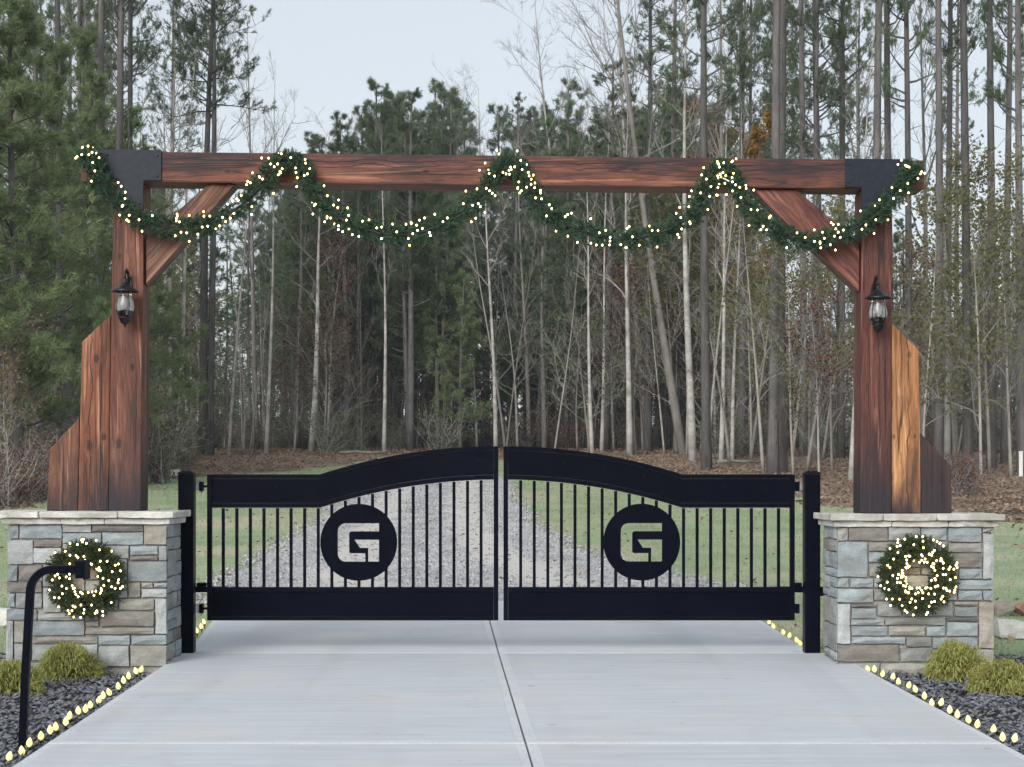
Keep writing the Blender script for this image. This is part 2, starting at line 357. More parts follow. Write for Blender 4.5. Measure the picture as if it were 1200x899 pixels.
nt.links.new(c, p.inputs['Base Color']); p.inputs['Roughness'].default_value = 0.75; bump(nt, p, st2, 0.3, 0.004); M['concrete'] = m
M['concrete_edge'] = rough_mat('concrete_edge', (0.49,0.525,0.56), (0.57,0.595,0.62), 4, 0.7, 0.15, 0.003, fine=60)

# ------------------------------------------------------------------ ground, lawn, gravel, drive
def ysteps(a, b, s):
    n = max(1, round((b - a) / s)); return [a + (b - a) * i / n for i in range(n + 1)]
def sheet(name, Ys, left, right, zf, off, mat, nx=6):
    V = []; Fs = []
    for Y in Ys:
        l, r = left(Y), right(Y)
        for i in range(nx + 1): V.append((l + (r - l) * i / nx, Y, zf(Y) + off))
    for j in range(len(Ys) - 1):
        for i in range(nx):
            a = j * (nx + 1) + i; Fs.append((a, a + 1, a + nx + 2, a + nx + 1))
    me = bpy.data.meshes.new(name); me.from_pydata(V, [], Fs); me.update(); me.materials.append(mat)
    uv = me.uv_layers.new(name='across')
    for l_ in me.loops: uv.data[l_.index].uv = ((l_.vertex_index % (nx+1)) / nx, 0)
    o = link(name, me); o['kind'] = 'structure'; return o
def pl(pts):
    xs = [a for a, b in pts]; ys = [b for a, b in pts]
    return lambda Y: float(np.interp(Y, xs, ys))
def wob(f, a, seed, fr=1.0):
    return lambda Y: f(Y) + a * (math.sin(Y*fr*1.7+seed) + 0.6*math.sin(Y*fr*4.1+2*seed) + 0.4*math.sin(Y*fr*9.3+seed*3))
YS = [-120, -60, -20, 0, 4, 7] + ysteps(8, 80, 0.5) + [90, 110, 140, 200, 320, 600, 1200, 2400]
sheet('ground', YS, lambda Y: -1500, lambda Y: 1500, gz, -0.03, M['forest_floor'], 30)
lawn_l = wob(pl([(14.6,-11.5),(32,-9.6),(44,-8.8),(48,-6.2),(52,-4.8),(58,-4)]), 0.22, 1.0)
lawn_r = wob(pl([(14.6,13),(27,12.5),(30,8.4),(34,6.4),(44,5.4),(50,3.6),(54,1.5),(58,-2)]), 0.22, 2.0)
sheet('lawn', [Y for Y in ysteps(14.6, 58, 0.2)], lawn_l, lawn_r, gz, 0.0, M['lawn'], 10)
road_l = wob(pl([(18.5,-3.05),(20,-3.45),(23,-3.3),(30,-3.25),(37,-3.4),(43,-3.2),(49,-2.5)]), 0.07, 3.0, 1.6)
road_r = wob(pl([(18.5,2.55),(20,2.6),(22,1.9),(24.5,1.05),(30,0.45),(37,0.22),(43,0.1),(49,-0.6)]), 0.07, 4.0, 1.6)
sheet('gravel_road', ysteps(18.5, 49, 0.2), road_l, road_r, gz, 0.012, M['gravel'], 6)
sheet('mulch_bed', ysteps(6, 14.8, 0.5), lambda Y: -12, lambda Y: 12, gz, -0.012, M['soil'], 8)

# the concrete drive: six slabs with tooled borders
drive = empty('driveway', (0, 12, dz(12)), None, None); tag(drive, kind='structure')
def cx(Y): return 0.159 + (Y - 9.08) * (-0.0384)         # centre joint
def slab(c4, name='slab'):
    """c4: near-left, near-right, far-right, far-left in plan"""
    P = [Vector((x, y, dz(y))) for x, y in c4]
    cen = sum(P, Vector()) / 4
    def inset(d):
        out = []
        for i in range(4):
            a, b, c_ = P[i-1], P[i], P[(i+1) % 4]
            e1 = (a - b).normalized(); e2 = (c_ - b).normalized(); s = e1.cross(e2).length
            q = b + (e1 + e2) * (d / s); q.z = dz(q.y); out.append(q)
        return out
    gap = inset(0.005); e1 = inset(0.011); e2 = inset(0.060); e3 = inset(0.063)
    mb = MB()
    lo = [Vector((q.x, q.y, q.z - 0.14)) for q in gap]
    r0 = [Vector((q.x, q.y, q.z - 0.007)) for q in gap]
    e3 = [Vector((q.x, q.y, q.z + 0.0012)) for q in e3]
    rings = [lo, r0, e1, e2, e3]
    V = [v for rg in rings for v in rg]
    Fs = [(k*4+i, k*4+(i+1) % 4, k*4+4+(i+1) % 4, k*4+4+i) for k in range(4) for i in range(4)]
    mb.add(V, Fs, 0); mb.M[12:16] = [1]*4
    n = len(e3); mb.add(e3, [(0,1,2,3)], 1); mb.add(lo, [(3,2,1,0)], 0)
    return mb.build(name, [M['concrete_edge'], M['concrete']], drive)
YJ = 14.22
le = lambda Y: -2.63 + (Y - 9.5) * -0.012; re = lambda Y: 2.885 - (Y - 9.5) * 0.024
for (a, b) in ((4.2, 9.82), (9.82, YJ)):
    slab([(le(a), a), (cx(a), a), (cx(b), b), (le(b), b)]); slab([(cx(a), a), (re(a), a), (re(b), b), (cx(b), b)])
slab([(-2.64, YJ), (cx(YJ), YJ), (cx(18.7), 18.7), (-3.03, 18.7)]); slab([(cx(YJ), YJ), (2.58, YJ), (2.50, 18.7), (cx(18.7), 18.7)])
slab([(le(4.2)-.6, -3), (cx(4.2), -3), (cx(4.2), 4.2), (le(4.2), 4.2)]); slab([(cx(4.2), -3), (re(4.2)+.6, -3), (re(4.2), 4.2), (cx(4.2), 4.2)])

# loose cover: chips, stones, grass, litter (uncountable)
def scatter_tris(P, kind, size, zs):
    """P: (n,3) bases -> small solids or blades"""
    n = len(P)
    if kind == 'blade':
        d = NR.normal(0, 0.45, (n,3)); d[:,2] = 1; d /= np.linalg.norm(d, axis=1)[:,None]
        a = NR.uniform(0, 2*np.pi, n); s = np.stack([np.cos(a), np.sin(a), 0*a], 1)
        L = size * NR.uniform(0.5, 1.3, n)[:,None]; w = zs
        V = np.stack([P - s*w, P + s*w, P + d*L], 1).reshape(-1,3)
        return V, np.arange(3*n).reshape(-1,3)
    if kind == 'leaf':
        a = NR.uniform(0, 2*np.pi, n); L = size * NR.uniform(0.6, 1.3, n)
        u = np.stack([np.cos(a), np.sin(a), NR.normal(0, .35, n)], 1) * L[:,None]; v = np.stack([-np.sin(a), np.cos(a), NR.normal(0, .45, n)], 1) * (L*0.6)[:,None]
        V = np.stack([P - u, P + v, P + u, P - v], 1).reshape(-1,3)
        q = np.arange(n)[:,None]*4; T = np.concatenate([q+[0,1,2], q+[0,2,3]], 0)
        T = np.stack([q+[0,1,2], q+[0,2,3]], 1).reshape(-1,3)
        return V, T
    # irregular octahedra
    base = np.array([[1,0,0],[-1,0,0],[0,1,0],[0,-1,0],[0,0,1],[0,0,-1]], float)
    tri = np.array([[0,2,4],[2,1,4],[1,3,4],[3,0,4],[2,0,5],[1,2,5],[3,1,5],[0,3,5]])
    s = size * NR.uniform(0.4, 1.5, (n,1,1)) * NR.uniform(0.6, 1.4, (n,6,1)); sc = np.ones((n,1,3)); sc[:,0,2] = zs
    if kind == 'chip': sc[:,0,1] = 0.38
    a = NR.uniform(0, 2*np.pi, n); c, si = np.cos(a), np.sin(a)
    B = base[None]*s*sc
    t = NR.normal(0, 0.35, n)
    X = B[:,:,0]*c[:,None] - B[:,:,1]*si[:,None]; Yv = B[:,:,0]*si[:,None] + B[:,:,1]*c[:,None]; Z = B[:,:,2] + B[:,:,0]*t[:,None]
    V = (np.stack([X, Yv, Z], 2) + P[:,None,:]).reshape(-1,3)
    T = (tri[None] + (np.arange(n)*6)[:,None,None]).reshape(-1,3)
    return V, T
GZ = np.vectorize(gz)
def stuff(name, P, kind, size, zs, mat, label, cat):
    V, T = scatter_tris(P, kind, size, zs)
    o = link(name, npmesh(name, V, T, mat)); return tag(o, label, cat, kind='stuff')
def in_pillar(x, y):
    return ((x > -3.95) & (x < -2.62) & (y > 13.42) & (y < 14.2)) | ((x > 2.62) & (x < 4.0) & (y > 13.42) & (y < 14.2))
def bed(side, n):
    Y = 6.5 + (14.75 - 6.5) * NR.uniform(0, 1, n); e = np.array([abs(le(y)) if side < 0 else re(y) for y in Y]) + 0.02
    X = side * (e + NR.uniform(0, 1, n) ** 1.15 * (3.3 if side < 0 else 3.3))
    k = ~in_pillar(X, Y); X, Y = X[k], Y[k]
    return np.stack([X, Y, GZ(Y) + NR.uniform(-0.01, 0.028, len(X))], 1)
stuff('mulch', bed(-1, 15000), 'chip', 0.032, 0.30, M['chip'], 'dark slate-grey shredded mulch bed around the keypad post', 'mulch')
stuff('mulch', bed(1, 15000), 'chip', 0.032, 0.30, M['chip'], 'dark slate-grey shredded mulch bed before the pillar with the fuller lit wreath', 'mulch')
n = 24000; Y = 18.6 + 32 * NR.uniform(0, 1, n) ** 1.7
l = np.array([road_l(y) for y in Y]); r = np.array([road_r(y) for y in Y]); u = NR.uniform(-0.05, 1.05, n); tr_ = (abs(u - .28) < .075) | (abs(u - .70) < .075); u = np.where(tr_ & (NR.uniform(0, 1, n) < .8), np.where(u < .5, .48 + NR.normal(0, .06, n), .92 + NR.normal(0, .05, n)), u)
stuff('gravel', np.stack([l + (r - l)*u, Y, GZ(Y) + 0.012], 1), 'stone', 0.024, 0.7, M['stone_bit'], 'grey crushed gravel spread over the drive beyond the gate', 'gravel')
n = 110000; Y = 14.7 + 38 * NR.uniform(0, 1, n) ** 1.6
l = np.array([lawn_l(y) for y in Y]); r = np.array([lawn_r(y) for y in Y]); X = l + (r - l) * NR.uniform(0, 1, n)
rl = np.array([road_l(y) for y in Y]) + NR.normal(0, .12, n); rr = np.array([road_r(y) for y in Y]) + NR.normal(0, .12, n)
k = ~((X > np.where(Y < 18.7, -3.1, rl)) & (X < np.where(Y < 18.7, 2.6, rr))); X, Y = X[k], Y[k]
stuff('grass', np.stack([X, Y, GZ(Y)], 1), 'blade', 0.055, 0.006, M['grass'], 'short pale green winter lawn either side of the gravel drive', 'grass')
n = 120000; Y = 27 + 48 * NR.uniform(0, 1, n) ** 1.3; X = NR.uniform(-24, 24, n)
l = np.array([lawn_l(y) if y < 58 else 99 for y in Y]); r = np.array([lawn_r(y) if y < 58 else -99 for y in Y])
k = (X < l + NR.normal(0, .5, n)) | (X > r + NR.normal(0, .5, n)); X, Y = X[k], Y[k]
stuff('leaf_litter', np.stack([X, Y, GZ(Y) + NR.uniform(-0.03, 0.04, len(X))], 1), 'leaf', 0.042, 0, M['litter'], 'reddish brown fallen leaves and pine straw under the trees', 'leaf litter')

n = 4200; Y = 15 + 36 * NR.uniform(0, 1, n); X = NR.uniform(-11, 12, n)
k = (X > np.array([lawn_l(y) for y in Y])) & (X < np.array([lawn_r(y) for y in Y])) & ~((X > -3.6) & (X < 2.7) & (Y < 19)); X, Y = X[k], Y[k]
stuff('fallen_leaves', np.stack([X, Y, GZ(Y) + .02], 1), 'leaf', 0.036, 0, M['litter'], 'scattered dry leaves blown across the lawn', 'leaves')

# ------------------------------------------------------------------ stone pillars
def rock(bm_mb, o, u, vdir, nrm, w, h, depth, rnd, proud):
    """one rock-faced stone: rough front grid, pulled-back arrises, straight sides"""
    nx = 5 if w > 0.35 else 4 if w > 0.16 else 3; nz = 4 if h > 0.25 else 3
    g = 0.0012
    V = []; 
    jx = [rnd.uniform(-0.004, 0.004) for _ in range(nx * nz)]
    for j in range(nz):
        for i in range(nx):
            a = i / (nx - 1); b = j / (nz - 1)
            edge = i in (0, nx-1) or j in (0, nz-1)
            xx = g + (w - 2*g) * a + (rnd.uniform(-0.012, 0.012) if 0 < i < nx-1 else rnd.uniform(0, 0.008) * (1 if i == 0 else -1))
            zz = g + (h - 2*g) * b + (rnd.uniform(-0.3, 0.3) * h / nz * 0.5 if 0 < j < nz-1 else rnd.uniform(0, 0.008) * (1 if j == 0 else -1))
            out = proud + (rnd.uniform(-0.005, 0.0) if edge else rnd.uniform(0.003, 0.014))
            V.append(o + u * xx + vdir * zz + nrm * out)
    Fs = [(j*nx+i, j*nx+i+1, (j+1)*nx+i+1, (j+1)*nx+i) for j in range(nz-1) for i in range(nx-1)]
    ring = list(range(nx)) + [j*nx+nx-1 for j in range(1, nz)] + [(nz-1)*nx+i for i in range(nx-2, -1, -1)] + [j*nx for j in range(nz-2, 0, -1)]
    b = len(V)
    for q in ring:
        pnt = V[q]; V.append(pnt - nrm * (depth + (pnt - o).dot(nrm)))
    k = len(ring)
    Fs += [(ring[i], b+i, b+(i+1) % k, ring[(i+1) % k]) for i in range(k)]
    bm_mb.add(V, Fs)
def auto_layout(w, h, rnd):
    out = []; z = 0.0
    while z < h - 0.01:
        rh = rnd.choice([0.07, 0.10, 0.13, 0.17, 0.21])
        if h - z - rh < 0.06: rh = h - z
        x = 0.0
        while x < w - 0.01:
            rw = rnd.uniform(0.14, 0.42)
            if w - x - rw < 0.12: rw = w - x
            if rh > 0.15 and rnd.random() < 0.4:
                s = rh * rnd.uniform(0.35, 0.6); out += [(x, z, rw, s), (x, z + s, rw, rh - s)]
            else: out.append((x, z, rw, rh))
            x += rw
        z += rh
    return [(x, z, a, b, rnd.choice('bbgggltn')) for x, z, a, b in out]
PY0, PY1 = 13.45, 14.08
def pillar(label, xl, xr, layout, ox, oy, cap_l, cap_r, cap_y, seed):
    rnd = random.Random(seed)
    x0, x1 = WX(xl, PY0), WX(xr, PY0); zt = WZ(cap_y + 16.5, PY0); zb = gz(PY0) - 0.10
    root = empty('stone_pillar', ((x0+x1)/2, (PY0+PY1)/2, zb), label, 'pillar', 'stone gate pillars')
    MB().box(x0+.03, x1-.03, PY0+.03, PY1-.03, zb, zt).build('mortar_core', M['mortar'], root)
    for (a, b, c, d, k) in layout:
        pa, pb, pc, pd = ox + a/4.615, oy + b/4.615, ox + c/4.615, oy + d/4.615
        lx, rx = WX(pa, PY0), WX(pc, PY0); tz, bz = min(WZ(pb, PY0), zt), max(WZ(pd, PY0), zb)
        lx = max(lx, x0); rx = min(rx, x1)
        mb = MB(); rock(mb, Vector((lx, PY0, bz)), Vector((1,0,0)), Vector((0,0,1)), Vector((0,-1,0)), rx-lx, tz-bz, 0.045, rnd, rnd.uniform(-0.004, 0.010))
        mb.build('stone', M['stone_' + k], root)
    D = PY1 - PY0 - 0.05
    faces = [(Vector((x1, PY0+.05, zb)), Vector((0,1,0)), Vector((1,0,0)), D), (Vector((x0, PY1, zb)), Vector((0,-1,0)), Vector((-1,0,0)), D),
             (Vector((x1-.05, PY1, zb)), Vector((-1,0,0)), Vector((0,1,0)), x1-x0-.1)]
    for o, u, nrm, w in faces:
        for (x, z, a, b, k) in auto_layout(w, zt - zb, rnd):
            mb = MB(); rock(mb, o + u*x + Vector((0,0,z)) - nrm*0.008, u, Vector((0,0,1)), nrm, a, b, 0.036, rnd, rnd.uniform(-0.003, 0.008))
            mb.build('stone', M['stone_' + k], root)
    # two courses of flat cap stones
    cy = 0
    for course, (ov, zz0, zz1, cuts) in enumerate(((0.030, zt, zt + 0.047, 3), (0.065, zt + 0.050, zt + 0.102, 3))):
        xa = x0 - ov - (0.10 if course and cap_l < 0 else 0); xb = x1 + ov
        ks = [xa] + sorted(xa + (xb - xa) * ((i + rnd.uniform(-.2, .2)) / cuts) for i in range(1, cuts)) + [xb]
        for i in range(cuts):
            bm = bmesh.new(); bmesh.ops.create_cube(bm, size=1)
            bmesh.ops.subdivide_edges(bm, edges=[e for e in bm.edges if abs((e.verts[0].co - e.verts[1].co).x) > .5], cuts=6)
            bmesh.ops.subdivide_edges(bm, edges=[e for e in bm.edges if abs((e.verts[0].co - e.verts[1].co).y) > .5], cuts=4)
            w_ = ks[i+1] - ks[i] - 0.004; d_ = PY1 - PY0 + 2*ov
            for v_ in bm.verts:
                q = v_.co; fr = abs(q.y) > .49; en = abs(q.x) > .49
                v_.co = Vector(((ks[i]+ks[i+1])/2 + q.x*w_, (PY0+PY1)/2 + q.y*d_ + (rnd.uniform(-.012, .012) if fr else 0), (zz0+zz1)/2 + q.z*(zz1-zz0) + (rnd.uniform(-.003, .003) if q.z > 0 else 0)))
                if en and ((i == 0 and q.x < 0) or (i == cuts-1 and q.x > 0)): v_.co.x += rnd.uniform(-.012, .012)
            bmesh.ops.bevel(bm, geom=[e for e in bm.edges if e.calc_face_angle(0) > 0.8], offset=0.006, segments=1, affect='EDGES')
            me = bpy.data.meshes.new('cap_stone'); bm.to_mesh(me); bm.free(); me.materials.append(M['cap']); link('cap_stone', me, root)
    return zt + 0.102
LAYL = [(40,152,100,240,'g'),(100,152,335,240,'b'),(335,152,495,205,'g'),(495,152,775,200,'d'),(335,205,550,262,'b'),(550,200,775,272,'b'),(778,152,905,272,'o'),
 (38,242,180,377,'l'),(180,245,335,284,'n'),(178,285,335,372,'l'),(335,262,440,340,'g'),(440,262,560,335,'t'),(560,274,698,345,'g'),(700,274,855,326,'b'),(700,327,855,357,'n'),(856,274,905,357,'g'),
 (335,340,445,430,'b'),(445,337,560,395,'t'),(560,346,690,430,'g'),
 (36,379,97,466,'b'),(97,379,230,466,'n'),(230,374,335,500,'g'),(690,359,905,470,'b'),
 (36,468,228,528,'n'),(335,432,460,530,'l'),(460,397,560,460,'t'),(460,462,560,560,'g'),(560,432,690,560,'b'),(692,472,760,556,'t'),(762,472,828,505,'t'),(828,472,905,503,'g'),
 (35,530,82,610,'b'),(82,530,228,614,'g'),(230,502,333,637,'l'),(762,507,905,556,'l'),(335,532,458,637,'b'),
 (34,616,200,678,'b'),(202,639,455,680,'g'),(640,560,835,624,'t'),(837,558,905,756,'l'),(460,562,638,624,'g'),(538,627,835,712,'n'),(457,627,536,680,'t'),
 (30,680,74,900,'l'),(76,682,165,800,'t'),(167,682,458,763,'b'),(460,683,536,712,'t'),(460,715,835,756,'t'),
 (76,802,170,900,'g'),(172,765,528,806,'t'),(530,758,705,812,'b'),(707,758,905,811,'b'),(172,808,350,900,'g'),(352,808,528,900,'l'),(530,814,700,930,'g'),(702,813,905,930,'t'),
 (30,902,350,960,'g'),(352,902,528,960,'t')]
LAYR = [(190,165,250,250,'t'),(250,165,465,250,'n'),(465,165,640,248,'g'),(640,165,785,248,'b'),(787,165,972,256,'b'),(974,165,1040,206,'t'),(976,208,1040,456,'l'),
 (190,252,356,446,'b'),(358,252,490,306,'t'),(492,250,640,330,'g'),(642,250,787,320,'b'),(790,258,974,312,'t'),(358,308,490,366,'b'),(815,314,974,396,'n'),(642,322,813,390,'g'),(492,332,640,390,'t'),
 (358,368,440,445,'t'),(442,368,490,445,'g'),(492,392,640,433,'n'),(642,392,735,433,'t'),(737,392,845,456,'g'),(847,398,974,456,'b'),
 (190,448,256,502,'g'),(258,448,386,502,'b'),(388,448,520,505,'g'),(522,435,682,502,'t'),(684,435,735,502,'g'),(737,458,843,514,'t'),(845,458,1040,514,'b'),
 (190,504,386,584,'b'),(388,507,500,572,'g'),(502,504,660,572,'b'),(662,504,838,572,'g'),(840,516,976,572,'b'),(978,516,1040,574,'b'),
 (190,586,262,808,'l'),(264,590,404,610,'d'),(264,612,402,669,'b'),(406,574,540,658,'g'),(542,574,680,658,'b'),(682,574,818,658,'g'),(820,574,952,600,'t'),(820,602,952,658,'b'),(954,576,1040,832,'o'),
 (264,671,446,706,'b'),(448,660,776,706,'g'),(778,660,952,684,'d'),(264,708,462,764,'b'),(464,708,666,764,'t'),(668,708,776,766,'b'),(778,686,952,766,'b'),
 (264,767,560,808,'b'),(562,767,700,823,'g'),(702,768,952,832,'b'),
 (190,810,526,905,'n'),(528,825,700,905,'g'),(702,834,860,905,'b'),(862,834,1040,905,'t'),(190,907,420,980,'g'),(422,907,700,980,'t'),(702,907,1040,980,'g')]
capz_l = pillar('stacked grey stone pillar beside the black gooseneck keypad post', 7, 195.5, LAYL, 0, 580, -1, 218, 598, 3)
capz_r = pillar('stacked blue-grey stone pillar with pale boulders lying beside it', 981, 1165, LAYR, 940, 580, 954, 1174, 601, 4)

# ------------------------------------------------------------------ timber arch
AY0, AY1 = 13.62, 13.90                               # front and back faces of the posts
woodL = wood_mat('timber_red', (0.060,0.021,0.015), (0.132,0.045,0.029), (0.245,0.100,0.058), 'Z', stain=(1.25, 2.0, 1.0, 0.0), seed=1.3, kn=((1.726, -3.071, 0.050), (2.339, -2.962, 0.035), (3.225, -3.064, 0.030),), checks=((-2.942, 0.004, .10, .005),))
woodL2 = wood_mat('timber_amber', (0.085,0.027,0.016), (0.195,0.064,0.033), (0.355,0.150,0.075), 'Z', stain=(1.22, 1.75, 0.95, 0.0), seed=4.1, kn=((1.713, -3.310, 0.050), (1.781, -3.194, 0.040), (2.407, -3.255, 0.045),), checks=((-3.228, 0.006, .03, .006), (-3.316, 0.008, .14, .005)))
woodL3 = wood_mat('timber_weathered', (0.065,0.026,0.018), (0.155,0.062,0.038), (0.30,0.155,0.092), 'Z', stain=(1.2, 1.55, 0.8, 0.0), seed=7.7, checks=((-3.521, 0.0, .06, .005),))
woodR = wood_mat('timber_dark', (0.060,0.021,0.017), (0.115,0.037,0.028), (0.175,0.065,0.043), 'Z', stain=(1.3, 2.1, 1.0, 0.0), seed=2.9, checks=((2.996, 0.0, .08, .004), (2.915, 0.0, .12, .004)))
woodR2 = wood_mat('timber_honey', (0.18,0.075,0.033), (0.36,0.155,0.062), (0.52,0.26,0.115), 'Z', stain=(1.2, 1.65, 0.95, 0.0), seed=9.1, kn=((1.781, 3.119, 0.022), (1.788, 3.289, 0.022), (2.441, 3.242, 0.030),), checks=((3.228, 0.0, .16, .006),))
woodR3 = wood_mat('timber_char', (0.040,0.020,0.017), (0.085,0.040,0.028), (0.16,0.078,0.048), 'Z', stain=(1.25, 2.3, 0.9, 0.25), seed=5.2, kn=((1.318, 3.507, 0.030), (1.454, 3.507, 0.050),))
woodB = wood_mat('timber_beam', (0.055,0.022,0.020), (0.15,0.050,0.034), (0.27,0.105,0.062), 'X', knots=True, seed=3.3, stain=(3.80, 4.10, 0.0, 0.95), checks=((3.965, -0.0095, .10, .008), (3.925, -0.0095, .14, .005)), kn=((-.62, 3.90, .03), (1.05, 3.91, .035), (2.74, 3.92, .02), (2.74, 3.86, .02), (-2.2, 3.9, .028)))
woodBrL = wood_mat('timber_brace', (0.075,0.034,0.024), (0.155,0.070,0.045), (0.25,0.125,0.085), 'Z', rotY=R(-42), knots=False, seed=6.6)
woodBrR = wood_mat('timber_brace_red', (0.060,0.022,0.019), (0.125,0.042,0.033), (0.20,0.078,0.055), 'Z', rotY=R(43), knots=False, seed=8.6)
arch = empty('timber_arch', (0, 13.76, capz_l), 'reddish stained timber arch with angled braces spanning over the black gate', 'arch')
def timber(name, px, mat, y0=AY0, y1=AY1, bevel=0.010, Yp=None):
    Yp = Yp or y0
    MB().prism([(WX(a, Yp), WZ(b, Yp)) for a, b in px], y0, y1).build(name, mat, arch, bevel)
bl_ = Y0 - (capz_l - EZ) * F / AY0; br_ = Y0 - (capz_r - EZ) * F / AY0
timber('post', [(127, bl_), (165, bl_), (168.5, 214.2), (132.5, 213.8)], woodL)
timber('post', [(1008, br_), (1045, br_), (1045, 222.5), (1010, 222.2)], woodR)
timber('wing_plank', [(90.5, bl_), (126.4, bl_), (129, 369), (95, 400.5)], woodL2, AY0+.02, AY1-.03, Yp=AY0)
timber('wing_plank', [(53, bl_), (89.8, bl_), (92, 489), (57, 526)], woodL3, AY0+.035, AY1-.04, Yp=AY0)
timber('wing_plank', [(1045.7, br_), (1080.5, br_), (1077.5, 410), (1045.7, 378)], woodR2, AY0+.02, AY1-.03, Yp=AY0)
timber('wing_plank', [(1081.2, br_), (1117, br_), (1116, 546), (1079, 506)], woodR3, AY0+.035, AY1-.04, Yp=AY0)
timber('beam', [(95, 213), (1083, 222), (1083, 188), (95, 177)], woodB, AY0-.01, AY1+.02, 0.012, Yp=AY0)
timber('brace', [(169.6, 333), (275, 215), (243, 214.8), (169.2, 279)], woodBrL, AY0+.04, AY1-.05, Yp=AY0)
timber('brace', [(1008.6, 341), (1008.9, 284), (935, 221.4), (881, 220.9)], woodBrR, AY0+.04, AY1-.05, Yp=AY0)
def plate(px):
    Yp = AY0 - .012
    o = MB().prism([(WX(a, Yp), WZ(b, Yp)) for a, b in px], AY0-.024, AY0-.0125).build('steel_bracket', M['plate'], arch, 0.002, 1)
    return o
pL = plate([(119, 175.5), (119, 209.5), (138, 210), (139, 246), (168, 246), (168.5, 212), (189.5, 212), (189.5, 176.2)])
pR = plate([(990, 186), (990, 219.5), (1009, 219.7), (1009.5, 250), (1043, 250), (1043, 220), (1064, 220), (1064, 187)])
for pp, pts in ((pL, [(125,181),(184,182),(125,204),(184,206),(145,238),(163,238)]), (pR, [(995,192),(1058,193),(995,213),(1058,214),(1015,242),(1037,242)])):
    for a, b in pts:
        q = W(a, b, AY0-.03)
        mb = MB(); mb.lathe([(0.0001,0),(0.011,0.002),(0.011,0.007),(0.0001,0.009)], (0,0,0), 8)
        mb.V = [(x, -z, y) for x, y, z in mb.V]; mb.V = [(x+q.x, AY0-.0235+y, z+q.z) for x, y, z in mb.V]
        mb.build('bolt', M['plate'], pp)

# ------------------------------------------------------------------ lanterns
def lantern(px, rim_y, label):
    Yl = AY0 - 0.155; c = W(px, rim_y, Yl); s = Yl / F   # metres per pixel
    root = empty('wall_lantern', (c.x, Yl, c.z - 43*s), label, 'lantern', 'wall lanterns on the arch posts')
    mb = MB(); mb.lathe([(15.5*s,-1*s),(15.7*s,0.3*s),(12*s,2.2*s),(8*s,4.6*s),(5*s,8*s),(3*s,10.5*s),(2.6*s,12*s),(3.2*s,13*s),(1.5*s,14.5*s),(0.0002,15*s)], c, 24)
    mb.lathe([(15.5*s,-1*s),(11*s,0.5*s),(7*s,2*s),(0.0002,3*s)], c, 24); mb.build('roof', M['iron'], root, smooth=True)
    mb = MB(); prof = [(6.2*s,-31*s),(8.2*s,-28*s),(10.4*s,-22*s),(10.8*s,-17.5*s),(9.6*s,-12*s),(8.2*s,-7*s),(8.0*s,-3*s),(8.6*s,0.2*s)]
    mb.lathe(prof, c, 28); mb.lathe([(r-.002, z) for r, z in prof[::-1]], c, 28); mb.build('glass_globe', M['glass'], root, smooth=True)
    mb = MB(); mb.lathe([(0.0002,-43*s),(1.2*s,-42*s),(1.0*s,-40*s),(2.4*s,-39*s),(5*s,-37.5*s),(6.5*s,-35*s),(6.3*s,-32.5*s),(8.0*s,-32*s),(8.0*s,-30.6*s),(6.0*s,-30.4*s),(0.0002,-30.4*s)], c, 20); mb.build('base', M['iron'], root, smooth=True)
    for k in range(4):
        a = k * math.pi / 2 + 0.7
        MB().tube([(c.x + 9.0*s*math.cos(a)*f, Yl + 9.0*s*math.sin(a)*f, c.z + z*s) for f, z in ((.85,-31),(1.12,-26),(1.23,-18),(1.08,-10),(.93,-4),(1.0,0.5))], 0.5*s, 5).build('cage_rod', M['iron'], root)
    for k in range(3):
        a = k * 2.1 + 0.5; x, y = c.x + 3.4*s*math.cos(a), Yl + 3.4*s*math.sin(a)
        h = MB(); h.lathe([(1.6*s,-30.3*s),(1.6*s,-22*s)], (x, y, c.z), 10); h.build('candle_sleeve', M['iron'], root, smooth=True)
        h = MB(); h.lathe([(1.3*s,-22*s),(3.0*s,-19*s),(3.4*s,-15*s),(3.0*s,-10*s),(0.8*s,-7*s)], (x, y, c.z), 12); h.build('lamp', M['lamp_white'], root, smooth=True)
    # scroll bracket and back plate
    yw = AY0 - .001
    pts = [(c.x, Yl, c.z+14*s), (c.x, Yl, c.z+18*s), (c.x, Yl+.02, c.z+23*s), (c.x, Yl+.06, c.z+26*s), (c.x, Yl+.10, c.z+24*s), (c.x, Yl+.13, c.z+18*s), (c.x, yw-.006, c.z+10*s)]
    MB().tube(pts, 1.5*s, 8).build('bracket_arm', M['iron'], root, smooth=True)
    MB().prism([(c.x+4*s*math.sin(a)*1.0, c.z+8*s-12*s*math.cos(a)) for a in [2*math.pi*k/20 for k in range(20)]], yw-.014, yw+.004).build('back_plate', M['iron'], root, 0.003, 1)
lantern(146.5, 341, 'black glass lantern hung on the post with amber wing planks')
lantern(1029, 349, 'black glass lantern hung on the dark post with the honey plank')

